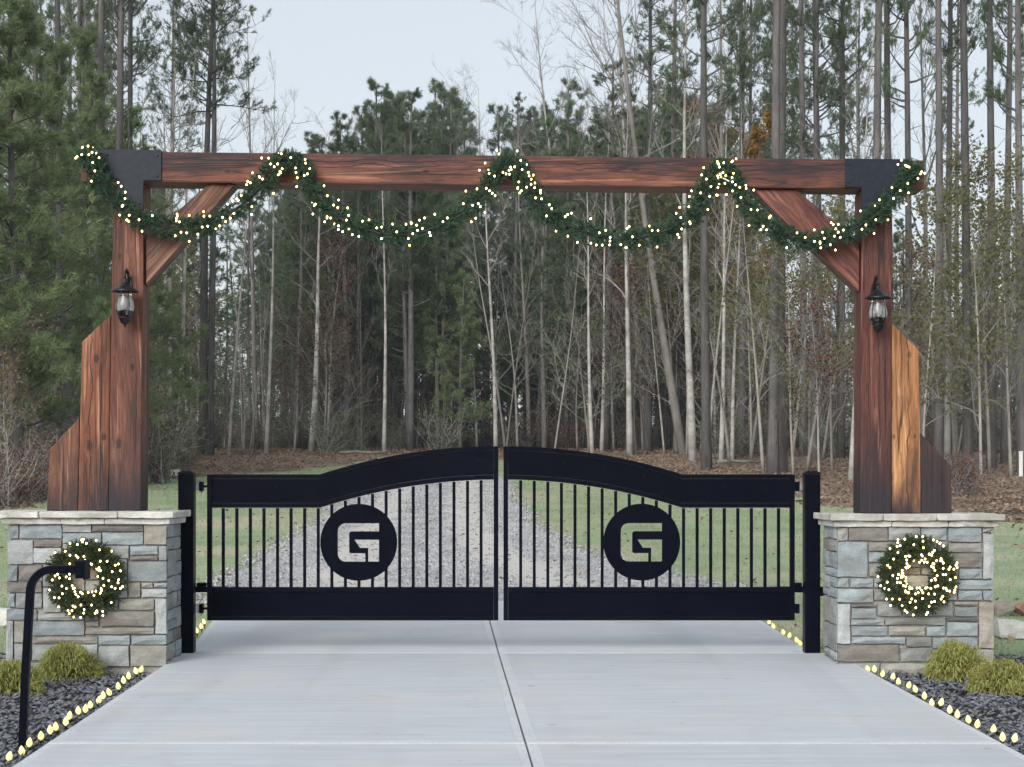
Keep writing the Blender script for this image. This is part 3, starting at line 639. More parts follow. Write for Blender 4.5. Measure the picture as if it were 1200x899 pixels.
# ------------------------------------------------------------------ gate posts, leaves, openers
def gate_post(xa, xb, label, side):
    Y = 14.20; x0, x1 = WX(xa, Y), WX(xb, Y); zt = WZ(555.5, Y); zb = dz(Y) - 0.12
    root = empty('gate_post', ((x0+x1)/2, Y+.065, zb), label, 'post', 'black steel gate posts')
    MB().box(x0, x1, Y, Y+(x1-x0), zb, zt).build('shaft', M['steel'], root, 0.006, 2)
    m_ = (x0+x1)/2; w = (x1-x0)/2
    MB().add([(x0-.004,Y-.004,zt+.001),(x1+.004,Y-.004,zt+.001),(x1+.004,Y+2*w+.004,zt+.001),(x0-.004,Y+2*w+.004,zt+.001),(x0-.004,Y-.004,zt+.01),(x1+.004,Y-.004,zt+.01),(x1+.004,Y+2*w+.004,zt+.01),(x0-.004,Y+2*w+.004,zt+.01),
              (m_-w*.55,Y+w*.45,zt+.027),(m_+w*.55,Y+w*.45,zt+.027),(m_+w*.55,Y+w*1.55,zt+.027),(m_-w*.55,Y+w*1.55,zt+.027)],
             [(3,2,1,0),(0,1,5,4),(1,2,6,5),(2,3,7,6),(3,0,4,7),(4,5,9,8),(5,6,10,9),(6,7,11,10),(7,4,8,11),(8,9,10,11)]).build('post_cap', M['steel'], root)
    for zy in (570, 713):
        z = WZ(zy, YG); xi = x1 if side < 0 else x0; s = 1 if side < 0 else -1
        gx = WX(243 if side < 0 else 931, YG)
        mb = MB(); mb.box(min(xi, xi+s*.02), max(xi, xi+s*.02), YG-.05, YG+.03, z-.035, z+.035); mb.build('hinge_plate', M['zinc'], root, 0.002, 1)
        mb = MB(); mb.box(min(xi+s*.021, xi+s*.054), max(xi+s*.021, xi+s*.054), YG-.045, YG+.02, z-.04, z+.04); mb.build('hinge_block', M['steel'], root, 0.003, 1)
        MB().tube([(xi+s*.054, YG-.01, z), (gx-s*.001, YG-.01, z)], 0.010, 8).build('hinge_bolt', M['steel'], root)
        MB().tube([(xi+s*.037, YG-.01, z-.058), (xi+s*.037, YG-.01, z+.046)], 0.006, 6).build('hinge_pin', M['zinc'], root)
gate_post(208.5, 226.5, 'black square gate post with a lever latch beside its stone pillar', -1)
gate_post(943.5, 961.5, 'black square gate post beside the pillar with the fuller lit wreath', 1)

GY = YG
def leaf(side, label):
    """side -1: left leaf; +1: the mirrored leaf. pixel plan of the left leaf, mirrored about x=587"""
    mx = (lambda x: x) if side < 0 else (lambda x: 1174 - x)
    X = lambda x: WX(mx(x), GY); Z = lambda y: WZ(y, GY)
    def top(x):
        if x <= 375: return 556.0
        k = 584 - x; R_ = 678.0; return 523 + R_ - math.sqrt(R_*R_ - k*k)
    xs = [243, 300, 360, 375] + [375 + 209*i/22 for i in range(1, 23)]
    root = empty('gate_leaf', (X(413), GY, Z(727)), label, 'gate', 'double gate leaves')
    def band(name, off0, off1, xa, xb, y0, y1, mat, bevel=0.0):
        q = [xa] + [x for x in xs if xa < x < xb] + [xb]
        up = [(X(x), Z(top(x)+off0)) for x in q]; lo = [(X(x), Z(top(x)+off1)) for x in q]
        mb = MB()
        V = []
        for (a, b) in zip(up, lo): V += [(a[0], y0, a[1]), (b[0], y0, b[1]), (b[0], y1, b[1]), (a[0], y1, a[1])]
        n = len(q); Fs = [(0,1,2,3), tuple(4*(n-1)+i for i in (3,2,1,0))]
        for i in range(n-1):
            a, b = 4*i, 4*i+4
            Fs += [(a, b, b+1, a+1), (a+1, b+1, b+2, a+2), (a+2, b+2, b+3, a+3), (a+3, b+3, b, a)]
        mb.add(V, Fs); return mb.build(name, mat, root, bevel, 1)
    def rect(name, xa, xb, ya, yb, y0, y1, mat, bevel=0.003):
        x0, x1 = sorted((X(xa), X(xb)))
        return MB().box(x0, x1, y0, y1, Z(yb), Z(ya)).build(name, mat, root, bevel, 2 if bevel else 1)
    rect('stile', 243, 248.6, 556.1, 727, GY-.020, GY+.020, M['steel']); rect('stile', 578.6, 584, 523.1, 727, GY-.020, GY+.020, M['steel'])
    band('top_rail', 0, 5.2, 248.7, 578.5, GY-.020, GY+.020, M['steel'])
    band('panel_rail', 33.6, 39, 248.7, 578.5, GY-.020, GY+.020, M['steel'])
    pan = band('top_panel', 5.3, 33.5, 248.7, 578.5, GY-.006, GY+.006, M['panel'])
    rect('mid_rail', 248.7, 578.5, 688, 693.2, GY-.020, GY+.020, M['steel']); rect('bottom_rail', 248.7, 578.5, 722, 727, GY-.020, GY+.020, M['steel'])
    rect('bottom_panel', 248.7, 578.5, 693.3, 721.9, GY-.006, GY+.006, M['panel'], 0)
    for i in range(20):
        x = 261.7 + 15.9 * i
        x0, x1 = sorted((X(x - 1.75), X(x + 1.75)))
        dxm = abs(x - (420.7 if side < 0 else 1174 - 751.8))
        if dxm < 44.5:
            hh = math.sqrt(45*45 - dxm*dxm) - 1.5; zc = 635.5
            segs = [(687.9, zc + hh), (zc - hh, top(x) + 39.6)]
        else: segs = [(687.9, top(x) + 39.6)]
        for sa, sb in segs:
            if sa - sb > 0.5: MB().box(x0, x1, GY-.0115, GY+.0115, Z(sa), Z(sb)).build('picket', M['steel'], root)
    for i in range(8):
        x = 277 + 47.3 * (i if side > 0 else i); z = Z(top(x) + 16)
        mb = MB(); mb.lathe([(0.0002,0),(0.011,0.001),(0.009,0.007),(0.0002,0.010)], (0,0,0), 8)
        mb.V = [(X(x)+a, GY-.0062-c_, z+b) for a, b, c_ in mb.V]; mb.build('bolt', M['steel'], pan)
    # round medallion with the cut-out letter
    cxp, czp = (420.7, 635.5) if side < 0 else (751.8, 635.3); cX, cZ = WX(cxp, GY), WZ(czp, GY); Rm = 45 * GY / F
    cu = bpy.data.curves.new('medallion', 'CURVE'); cu.dimensions = '2D'; cu.fill_mode = 'BOTH'; cu.extrude = 0.005
    def spl(pts):
        s_ = cu.splines.new('POLY'); s_.points.add(len(pts)-1)
        for q, (a, b) in zip(s_.points, pts): q.co = (a, b, 0, 1)
        s_.use_cyclic_u = True
    spl([(Rm*math.cos(2*math.pi*k/72), Rm*math.sin(2*math.pi*k/72)) for k in range(72)])
    def z2(pts): return [((a-400)/253*Rm, -(b-425)/253*Rm) for a, b in pts]
    def arc(cx_, cy_, r, a0, a1, n=6): return [(cx_ + r*math.cos(R(a0+(a1-a0)*i/n)), cy_ + r*math.sin(R(a0+(a1-a0)*i/n))) for i in range(n+1)]
    spl(z2(arc(312,350,50,180,270) + [(533,300),(533,353)] + arc(355,371,18,270,180,4) + arc(351,483,14,180,90,4) + [(443,497),(443,552)] + arc(312,502,50,90,180)))
    spl(z2([(372,408),(533,408),(533,552),(462,552),(462,462),(408,462)]))
    tmp = bpy.data.objects.new('tmp', cu); COL.objects.link(tmp)
    dg = bpy.context.evaluated_depsgraph_get(); me = bpy.data.meshes.new_from_object(tmp.evaluated_get(dg)); bpy.data.objects.remove(tmp)
    me.transform(Matrix.Translation((cX, GY-.0175, cZ)) @ Matrix.Rotation(R(90), 4, 'X')); me.materials.clear(); me.materials.append(M['panel']); me.name = 'medallion'
    link('medallion', me, root)
    return root
leaf(-1, 'black steel gate leaf with emblem disc, hung beside the keypad-side pillar')
leaf(1, 'black steel gate leaf with emblem disc, hung beside the boulder-side pillar')

def opener(side, label):
    xp = 217.5 if side < 0 else 952.5; s = 1 if side < 0 else -1
    x = WX(xp, 14.4); z = WZ(690, 14.42)
    root = empty('gate_opener', (x, 14.42, z), label, 'gate opener', 'swing gate opener arms')
    MB().box(min(x, x+s*.36)+(0.066 if s > 0 else 0), max(x, x+s*.36)-(0.066 if s < 0 else 0), 14.425, 14.475, z-.032, z+.018).build('arm_tube', M['steel'], root, 0.008)
    MB().tube([(x+s*.30, 14.45, z+.012), (x+s*.62, 14.44, z-.006)], [.018,.014], 10).build('push_rod', M['zinc'], root)
    MB().box(x+s*.085 if s > 0 else x-.17, x+.17 if s > 0 else x-.085, 14.42, 14.49, z+.019, z+.05).build('motor_cover', M['steel'], root, 0.01)
    MB().box(x-.034, x+.034, 14.331, 14.43, z-.05, z+.03).build('mount', M['steel'], root, 0.004)
    g = x + s*.62; MB().box(g-.02, g+.02, 14.4115, 14.46, z-.03, z+.012).build('gate_bracket', M['steel'], root, 0.003)
opener(-1, 'black swing opener arm joining keypad-side post and gate leaf')
opener(1, 'black swing opener arm joining boulder-side post and gate leaf')
# latch box with lever on the keypad-side post; plain control box on the other
q = W(206, 696, 14.2); r0 = empty('latch_box', (q.x, 14.2, q.z-.08), 'small black latch box with lever on the gate post', 'latch')
MB().box(q.x-.03, q.x+.017, 14.13, 14.1995, q.z-.10, q.z+.03).build('case', M['steel'], r0, 0.006)
MB().tube([(q.x+.0, 14.125, q.z-.075), (q.x+.03, 14.11, q.z-.02)], .007, 8).build('lever', M['zinc'], r0)
MB().tube([(q.x-.012, 14.17, q.z-.10), (q.x-.016, 14.165, q.z-.22), (q.x-.004, 14.17, q.z-.36), (q.x-.01, 14.175, dz(14.2)-.03)], .004, 6).build('cable', M['white'], r0)
q = W(965, 692, 14.25); r0 = empty('control_box', (q.x, 14.25, q.z-.04), 'small black box fixed to the boulder-side gate post', 'box')
MB().box(WX(961.5,14.2)+.001, q.x+.035, 14.215, 14.30, q.z-.025, q.z+.03).build('case', M['steel'], r0, 0.004)
MB().box(WX(961.5,14.2)+.001, q.x+.02, 14.225, 14.29, q.z-.045, q.z-.026).build('bracket', M['steel'], r0, 0.003)

# ------------------------------------------------------------------ keypad post
Yk = 10.08
root = empty('keypad_post', (WX(27, Yk), Yk, gz(Yk)), 'slim black gooseneck keypad post standing in the mulch beside the drive', 'keypad post')
pts = [W(a, b, Yk) for a, b in ((26.4, 885), (29.5, 800), (34.5, 710))]
for t in range(0, 9):
    a = R(180 - 90*t/8); pts.append(W(35.5 + 27 + 27*math.cos(a), 694 - 27*math.sin(a), Yk))
pts.append(W(90, 667, Yk))
mb = MB(); prev = None
V = []; hw = 0.0225
for i, p_ in enumerate(pts):
    d = (pts[min(i+1, len(pts)-1)] - pts[max(i-1, 0)]).normalized(); s_ = Vector((0,1,0)); t_ = d.cross(s_)
    for a, b in ((-1,-1),(1,-1),(1,1),(-1,1)): V.append(p_ + t_*a*hw + s_*b*hw)
n = len(pts)
mb.add(V, [(4*i+k, 4*i+(k+1) % 4, 4*i+4+(k+1) % 4, 4*i+4+k) for i in range(n-1) for k in range(4)] + [(3,2,1,0), (4*n-4,4*n-3,4*n-2,4*n-1)])
mb.build('gooseneck', M['steel'], root, 0.004, 2)
a, b = W(88.2, 678, Yk-.05), W(100, 656.5, Yk)
MB().box(a.x, b.x, Yk-.06, Yk+.07, a.z, b.z).build('keypad_case', M['steel'], root, 0.005)
MB().box(b.x+.003, b.x+.011, Yk-.07, Yk+.08, a.z-.008, b.z+.004).build('face_plate', M['steel'], root, 0.003)
MB().box(b.x+.0, b.x+.003, Yk-.055, Yk+.065, a.z+.004, b.z-.006).build('gasket', M['zinc'], root)

# ------------------------------------------------------------------ evergreen decoration with lights
def sprays(C, D, twig, nn, L, w, spread):
    """fir tips: needles set along short twigs. C,D (n,3)"""
    n = len(C); t = NR.uniform(0, 1, (n, nn, 1)); base = C[:,None,:] + D[:,None,:]*twig*t
    d = D[:,None,:]*0.75 + NR.normal(0, spread, (n, nn, 3)); d /= np.linalg.norm(d, axis=2)[:,:,None]
    s = np.cross(d, NR.normal(0, 1, (n, nn, 3))); s /= np.linalg.norm(s, axis=2)[:,:,None] + 1e-9
    ln = L * NR.uniform(0.6, 1.2, (n, nn, 1)) * (1.1 - 0.45*t)
    V = np.stack([base - s*w, base + s*w, base + d*ln], 2).reshape(-1, 3)
    return V, np.arange(len(V)).reshape(-1, 3)
def ico(r, name, mat, sz=1.0):
    bm = bmesh.new(); bmesh.ops.create_icosphere(bm, subdivisions=1, radius=r)
    for v_ in bm.verts: v_.co.z *= sz
    me = bpy.data.meshes.new(name); bm.to_mesh(me); bm.free(); me.materials.append(mat); me.polygons.foreach_set('use_smooth', [True]*len(me.polygons)); return me
BULB = ico(0.0074, 'bulb', M['bulb'], 1.15)
def bulbs(root, pts):
    for p_ in pts:
        o = link('bulb', BULB, root); o.location = p_
def unit(v): return v / (np.linalg.norm(v, axis=1)[:,None] + 1e-9)

def wreath(px, py, rpx, nb, label, wx, seed):
    rnd = random.Random(seed); Yw = PY0 - 0.075
    c = W(px, py, Yw); s = Yw / F; Rm = (rpx - 16.5) * s; rt = 0.102
    root = empty('lit_wreath', (c.x, Yw, c.z), label, 'wreath', 'lit wreaths on the stone pillars')
    ring = [(c.x + Rm*math.cos(2*math.pi*k/36), Yw+.02, c.z + Rm*math.sin(2*math.pi*k/36)) for k in range(37)]
    MB().tube(ring, 0.012, 6, cap=False).build('wire_ring', M['cable'], root)
    n = 1000; a = NR.uniform(0, 2*np.pi, n); b = NR.uniform(0, 2*np.pi, n); rr = NR.uniform(0.25, 0.72, n) * rt
    rad = np.stack([np.cos(a), 0*a, np.sin(a)], 1); tan = np.stack([-np.sin(a), 0*a, np.cos(a)], 1); fy = np.array([0, 1.0, 0])
    out = rad*np.cos(b)[:,None] + fy*np.sin(b)[:,None]
    C = np.array([c.x, Yw, c.z]) + rad*Rm + out*rr[:,None]; D = unit(out*0.8 + tan*NR.choice([-1, .9, .9], n)[:,None]*0.55 + NR.normal(0, .3, (n,3)))
    V, T = sprays(C, D, 0.055, 30, 0.032, 0.0028, 0.55)
    V[:,1] = np.minimum(V[:,1], PY0 - 0.016)
    o = link('foliage', npmesh('foliage', V, T, M['wreath']), root); o['kind'] = 'stuff'
    P = []
    while len(P) < nb:
        a_ = rnd.uniform(0, 2*math.pi); b_ = rnd.uniform(math.pi*1.03, math.pi*1.97); r_ = rt * rnd.uniform(0.85, 1.12)
        q = (c.x + (Rm + r_*math.cos(b_))*math.cos(a_), Yw + r_*math.sin(b_) - .012, c.z + (Rm + r_*math.cos(b_))*math.sin(a_))
        P.append(q)
    bulbs(root, P)
    # wire the wreath hangs by
    MB().tube([(c.x, Yw+.03, c.z+Rm), (c.x, PY0-.012, c.z+Rm+.10)], 0.003, 5).build('hanging_wire', M['cable'], root)
wreath(100, 678, 48, 100, 'round green wreath with sparser warm lights behind the keypad head', 0, 21)
wreath(1075, 674, 48, 140, 'round green wreath thick with warm lights on the boulder-side pillar', 0, 22)

# swagged garland along the beam
gar = [(101,176),(104,186),(113,205),(127,226),(146,246),(167,259),(190,266),(214,268),(238,264),(262,255),(284,240),(303,222),(316,203),(326,190),(340,186),(352,193),
       (360,208),(370,228),(384,246),(402,258),(424,268),(448,274),(472,275),(496,271),(520,263),(543,250),(562,233),(576,213),(585,196),(597,189),(608,198),(617,216),
       (628,234),(644,250),(664,264),(688,274),(714,280),(740,281),(764,276),(788,267),(808,254),(822,236),(830,215),(838,200),(850,197),(860,209),(868,226),
       (880,246),(896,262),(914,275),(935,282),(957,283),(980,277),(1004,267),(1026,253),(1044,236),(1058,217),(1067,201),(1072,190)]
gpts = []
for i in range(len(gar)-1):
    for t in (0, .25, .5, .75):
        gpts.append((gar[i][0]*(1-t) + gar[i+1][0]*t, gar[i][1]*(1-t) + gar[i+1][1]*t))
YGa = AY0 - 0.115
G = np.array([tuple(W(a, b, YGa)) for a, b in gpts])
root = empty('lit_garland', tuple(W(597, 189, YGa)), 'dark green evergreen garland with warm lights swagged along the timber beam', 'garland')
MB().tube([tuple(v) for v in G[::2]], 0.012, 6).build('garland_wire', M['cable'], root)
n = 4600; i = NR.randint(0, len(G)-1, n); t = NR.uniform(0, 1, n)[:,None]; C0 = G[i]*(1-t) + G[i+1]*t; tan = unit(G[i+1] - G[i])
oth = unit(NR.normal(0, 1, (n,3))); out = unit(oth - tan*np.sum(oth*tan, 1)[:,None])
thick = 1.24 + 0.16*np.sin(C0[:,0]*9.0) + 0.10*np.sin(C0[:,0]*23)
C = C0 + out * (NR.uniform(0.1, 0.55, n)*0.085*thick)[:,None]; D = unit(out*0.9 + tan*NR.choice([-.8, .8], n)[:,None] + NR.normal(0, .25, (n,3)) + np.array([0,0,-0.12]))
V, T = sprays(C, D, 0.062, 26, 0.034, 0.0030, 0.42)
V[:,1] = np.minimum(V[:,1], AY0 - 0.027)
o = link('foliage', npmesh('foliage', V, T, M['garland']), root); o['kind'] = 'stuff'
rnd = random.Random(5); P = []
for k in range(320):
    i = rnd.randrange(len(G)-1); tz = G[i+1] - G[i]; tz /= np.linalg.norm(tz); a = rnd.uniform(math.pi*1.02, math.pi*1.98)
    up = np.cross(tz, [0,1,0]); up /= np.linalg.norm(up)
    P.append(tuple(G[i] + up*math.cos(a)*0.115*rnd.uniform(.5,1.1) + np.array([0, math.sin(a)*0.112 - .004, 0])))
bulbs(root, P)
for a, b in ((341, 190), (597, 190), (849, 198)):
    q = W(a, b, YGa); MB().tube([(q.x, YGa, q.z), (q.x+.01, AY0-.011, q.z+.01)], 0.006, 6).build('hook', M['iron'], root)
q = W(851, 211, YGa-.1); MB().prism([(q.x-.03, q.z+.012), (q.x+.02, q.z-.014), (q.x+.024, q.z-.006), (q.x-.026, q.z+.02)], YGa-.105, YGa-.100).build('plug_tag', M['white'], root)

# ------------------------------------------------------------------ path lights along the drive
mb = MB(); mb.lathe([(0.006,-0.008),(0.014,0.0),(0.0215,0.010),(0.0225,0.020),(0.018,0.036),(0.010,0.050),(0.003,0.058),(0.0002,0.060)], (0,0,0), 12)
mb.V = [(x*.84, y*.84, z*.86) for x, y, z in mb.V]
me_b = mb.build('tmp_b', M['c9'], smooth=True); C9 = me_b.data; bpy.data.objects.remove(me_b)
mb = MB(); mb.box(-.004,.004,-.004,.004,-.12,-.02); mb.lathe([(0.0002,-.022),(0.010,-.022),(0.011,-.006),(0.008,-.006)], (0,0,0), 8); me_s = mb.build('tmp_s', M['cable']); STK = me_s.data; bpy.data.objects.remove(me_s)
def path_light(x, y, label, group, up=0.035):
    z = gz(y) + up
    o = empty('path_light', (x, y, z - 0.12), label, 'path light', group)
    for nm, me in (('bulb', C9), ('stake', STK)):
        c_ = bpy.data.objects.new(nm, me); COL.objects.link(c_); c_.parent = o; c_.location = (0, 0, 0.12)
        if nm == 'bulb': c_.rotation_euler = (rnd.uniform(-.32,.32), rnd.uniform(-.32,.32), 0)
LL = [(10,884),(26,878),(34,868),(48,860),(59,853),(65.5,849),(77,843),(81,836),(92,830),(100,828),(106,823),(115,817.5),(121,812),(129,808),(139,801),(145,794),(151,789),(160,783),(164.5,781),(172,778),(177,772.5),(179.5,769)]
LR = [(1008,775),(1014,778.5),(1017.5,780.5),(1025,781),(1034,786.5),(1046,790),(1053,796),(1064.5,799.5),(1073.5,804.5),(1083.5,812.5),(1092,821),(1102,820),(1113,829),(1122,834.5),(1135.5,840.5),(1145,846),(1164,852),(1175,861.5),(1188.5,862.5)]
for lst, lab, grp in ((LL, 'small glowing yellow bulb on a stake along the keypad-side drive edge', 'bulbs along the keypad-side drive edge'),
                      (LR, 'small glowing yellow bulb on a stake along the boulder-side drive edge', 'bulbs along the boulder-side drive edge')):
    cord = []
    for a, b in lst:
        bb = b + 6                              # pixel row of the bulb's foot, about 4 cm over the soil
        Y = 12.0
        for _ in range(12):                     # walk to where the ray meets that height
            Y = F * (EZ - (gz(Y) + 0.036)) / (bb - Y0)
        x = WX(a, Y); x = min(x, le(Y) - .035) if lst is LL else max(x, re(Y) + .035)
        path_light(x, Y, lab, grp); cord.append((x, Y, gz(Y) + .022))
    cord.sort(key=lambda q: q[1]); full = []
    for c0, c1 in zip(cord, cord[1:]):
        full += [c0, ((c0[0]+c1[0])/2 + rnd.uniform(-.02,.02), (c0[1]+c1[1])/2, gz((c0[1]+c1[1])/2) + rnd.uniform(.006,.02))]
    tag(MB().tube(full + [cord[-1]], 0.0035, 5).build('light_cord', M['cable']), 'thin dark cord linking the yellow bulbs along the %s drive edge' % ('keypad-side' if lst is LL else 'boulder-side'), 'cord')
for x0_, sgn, lab, grp in ((None, -1, 'small glowing yellow bulb on a stake behind the latch-side gate post', 'bulbs behind the latch-side gate post'), (None, 1, 'small glowing yellow bulb on a stake behind the boulder-side gate post', 'bulbs behind the boulder-side gate post')):
    for k in range(7):
        Y = 14.75 + k * 0.33 + rnd.uniform(-.07, .07); t = (Y - YJ) / (18.7 - YJ)
        x = (-2.64 + (-.39)*t - .075) if sgn < 0 else (2.58 - .08*t + .075); path_light(x + rnd.uniform(-.02, .02), Y, lab, grp, 0.05)

# ------------------------------------------------------------------ clipped-looking golden shrubs
def shrub(px, base_py, wpx, hpx, label, seed):
    Y = 12.0
    for _ in range(12): Y = F * (EZ - gz(Y)) / (base_py - Y0)
    rx = wpx/2 * Y/F; hz = hpx * .92 * Y/F; x = WX(px, Y); z = gz(Y); rs = np.random.RandomState(seed)
    root = empty('golden_shrub', (x, Y, z), label, 'shrub', 'golden thread-leaf shrubs')
    n = 2000; th = rs.uniform(0, 2*np.pi, n); el = np.arcsin(rs.uniform(-0.05, 1, n)); rr = rs.uniform(0.55, 1.0, n)**0.5
    lob = 1 + 0.22*np.sin(3*th + seed) + 0.16*np.sin(5*th + 2*seed)*np.cos(4*el) + rs.normal(0, .10, n)
    d = np.stack([np.cos(th)*np.cos(el), np.sin(th)*np.cos(el), np.sin(el)], 1)
    C = d * np.stack([rx*lob, rx*0.85*lob, hz*(0.9+0.1*lob)], 1) * (rr*0.78)[:,None] + [x, Y, z + 0.02]
    D = unit(d*0.9 + rs.normal(0, .45, (n,3)) + [0, 0, 0.05])
    V1, T1 = sprays(C, D, 0.055, 10, 0.026, 0.0030, 0.45)
    # drooping thread tips
    m = 1300; k = rs.randint(0, n, m); B = C[k] + D[k]*0.04; L = rs.uniform(.03, .075, m)[:,None]
    o1 = unit(D[k] + [0,0,-.2]); p1 = B + o1*L*.6; p2 = p1 + unit(o1 + [0,0,-1.3])*L*.7; s_ = unit(np.cross(o1, [0,0,1.0]) + 1e-6)*0.0035
    V2 = np.stack([B-s_, B+s_, p1+s_, p1-s_, p2], 1).reshape(-1,3); q = np.arange(m)[:,None]*5
    T2 = np.stack([q+[0,1,2], q+[0,2,3], q+[3,2,4]], 1).reshape(-1,3)
    link('foliage', npmesh('foliage', np.concatenate([V1, V2]), np.concatenate([T1, T2 + len(V1)]), M['cypress']), root)['kind'] = 'stuff'
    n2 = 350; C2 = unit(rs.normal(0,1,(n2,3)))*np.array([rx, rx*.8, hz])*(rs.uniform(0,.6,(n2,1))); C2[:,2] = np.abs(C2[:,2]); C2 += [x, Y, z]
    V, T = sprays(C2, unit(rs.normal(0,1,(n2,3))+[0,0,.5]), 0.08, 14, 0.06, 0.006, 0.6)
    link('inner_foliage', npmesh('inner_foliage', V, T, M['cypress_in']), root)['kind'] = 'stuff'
    mb = MB()
    for k in range(6):
        a = k*1.05; mb.tube([(x, Y, z-.03), (x+.3*rx*math.cos(a), Y+.3*rx*math.sin(a), z+.35*hz), (x+.65*rx*math.cos(a), Y+.6*rx*math.sin(a), z+.7*hz)], [.010,.007,.003], 5)
    mb.build('stems', M['twig'], root)
shrub(78, 796, 78, 46, 'golden-green feathery shrub at the foot of the keypad-side pillar', 1)
shrub(14, 812, 70, 38, 'low golden-green shrub behind the keypad post in the mulch', 2)
shrub(1119, 797, 74, 50, 'taller golden-green feathery shrub at the foot of the boulder-side pillar', 3)
shrub(1176, 812, 82, 40, 'lower golden-green shrub spreading in the mulch past the taller one', 4)

# boulders edging the bed
def boulder(px, py, wpx, hpx, Y, mat, label, seed, dep=1.0):
    rnd_ = random.Random(seed)
    if Y is None:                               # the boulder's foot rests where its lowest pixel row meets the ground
        Y = 15.0
        for _ in range(30): Y = F * (EZ - gz(Y)) / (py + hpx/2 - Y0)
    rx = wpx/2*Y/F; rz = hpx/2*Y/F; c = Vector((WX(px, Y), Y, gz(Y) + rz*.86))
    bm = bmesh.new()
    for _ in range(34):
        q = [rnd_.uniform(-1, 1) for _ in range(3)]; m_ = max(abs(t) for t in q)
        q = [t / m_ * rnd_.uniform(.8, 1.0) for t in q]
        bm.verts.new((c.x + q[0]*rx, Y + q[1]*rx*dep, c.z + q[2]*rz))
    r_ = bmesh.ops.convex_hull(bm, input=bm.verts[:]); bmesh.ops.delete(bm, geom=[g for g in r_['geom_interior'] if isinstance(g, bmesh.types.BMVert)], context='VERTS')
    bmesh.ops.bevel(bm, geom=bm.edges[:], offset=rz*.04, segments=1, affect='EDGES', clamp_overlap=True)
    me = bpy.data.meshes.new('boulder'); bm.to_mesh(me); bm.free(); me.materials.append(mat); o = link('boulder', me)
    return tag(o, label, 'boulder')
boulder(1188, 735, 46, 24, None, M['cap'], 'big flat pale boulder beside the stone pillar', 1)
boulder(1175, 712, 28, 18, None, M['stone_o'], 'small tan boulder behind the pale flat one', 2)
boulder(1199, 713, 22, 18, None, M['stone_red'], 'reddish boulder behind the pale flat one', 3)
boulder(0, 722, 24, 26, None, M['cap'], 'pale boulder behind the mulch by the keypad-side pillar', 4)

# ------------------------------------------------------------------ trees
def branch_path(p, d, L, n, wander, rs, up=0.0):
    pts = [p]; 
    for i in range(n):
        d = (d + Vector(rs.normal(0, wander, 3)) + Vector((0,0,up))).normalized(); pts.append(pts[-1] + d * (L/n))
    return pts
def pine_mesh(seed, H, cs, spread, r0, needle, dens=1.0, nl=0.19, drop=0.0, lean=0.0, stubs=True):
    """loblolly-like pine: bare pole, whorls of upswept limbs ending in needle tufts"""
    rs = np.random.RandomState(seed); mb = MB(); n = 16; pts = []; rad = []
    ax, ay = rs.normal(0, .008, 2); ph = rs.uniform(0, 6, 2)
    for i in range(n+1):
        t = i/n; pts.append(Vector((H*(ax*t + lean*t*t) + .10*math.sin(5*t+ph[0]), H*ay*t + .10*math.sin(4*t+ph[1]), H*t - 0.15*(i == 0)))); rad.append(r0*(1 - .80*t**1.15) * (1.25 if i == 0 else 1) + .008)
    mb.tube(pts, rad, 9)
    def at(t): f = t*n; i = min(n-1, int(f)); return pts[i].lerp(pts[i+1], f-i), rad[i]
    C = []; D = []
    if stubs:
        for k in range(int(16)):
            t = rs.uniform(cs*.35, cs); p, r_ = at(t); a = rs.uniform(0, 6.28)
            mb.tube(branch_path(p, Vector((math.cos(a), math.sin(a), rs.uniform(-.1,.4))), rs.uniform(.3, 1.5), 3, .2, rs), [.022,.015,.010,.004], 4, cap=False)
    nb = int(46*dens)
    for k in range(nb):
        t = cs + (1-cs)*(k + rs.uniform(0,.8))/nb; u = (t-cs)/(1-cs); p, r_ = at(min(t,.995)); a = rs.uniform(0, 6.28)
        prof = (0.55 + 0.9*u - 1.25*u*u) if drop == 0 else (1-u)**.8
        L = spread * max(.18, prof) * rs.uniform(.6, 1.15)
        d = Vector((math.cos(a), math.sin(a), rs.uniform(.0, .35) + .5*u - drop))
        bp = branch_path(p, d.normalized(), L, 5, .14, rs, 0.07)
        mb.tube(bp, [max(.012, r_*.35)*(1-.17*i) for i in range(6)], 4, cap=False)
        for s_ in range(int(3 + 4*min(1, L/2))):
            f = rs.uniform(.35, 1.0)*5; i = min(4, int(f)); q = bp[i].lerp(bp[i+1], f-i); dd = (bp[i+1]-bp[i]).normalized()
            sd_ = (dd + Vector(rs.normal(0,.65,3)) + Vector((0,0,.25))).normalized(); sl = L*rs.uniform(.15,.42)
            sp = branch_path(q, sd_, sl, 3, .2, rs, .1)
            mb.tube(sp, [.014,.010,.007,.004], 3, cap=False)
            for g in range(int(2 + 3*dens)):
                f2 = rs.uniform(.35, 1.0)*3; j = min(2, int(f2)); C.append(tuple(sp[j].lerp(sp[j+1], f2-j) + Vector(rs.normal(0,.07,3)))); D.append(tuple((sp[j+1]-sp[j]).normalized()))
            C.append(tuple(sp[-1])); D.append(tuple(sd_))
        C.append(tuple(bp[-1])); D.append(tuple(d.normalized()))
    C = np.array(C); D = np.array(D)
    V, T = sprays(C, unit(D + rs.normal(0,.2,D.shape) + [0,0,.3]), 0.14, 22, nl, 0.0085, 0.62)
    me_t = bpy.data.meshes.new('trunk'); me_t.from_pydata(mb.V, [], mb.F); me_t.update(); me_t.polygons.foreach_set('use_smooth', [True]*len(me_t.polygons))
    return me_t, npmesh('crown', V, T, needle)
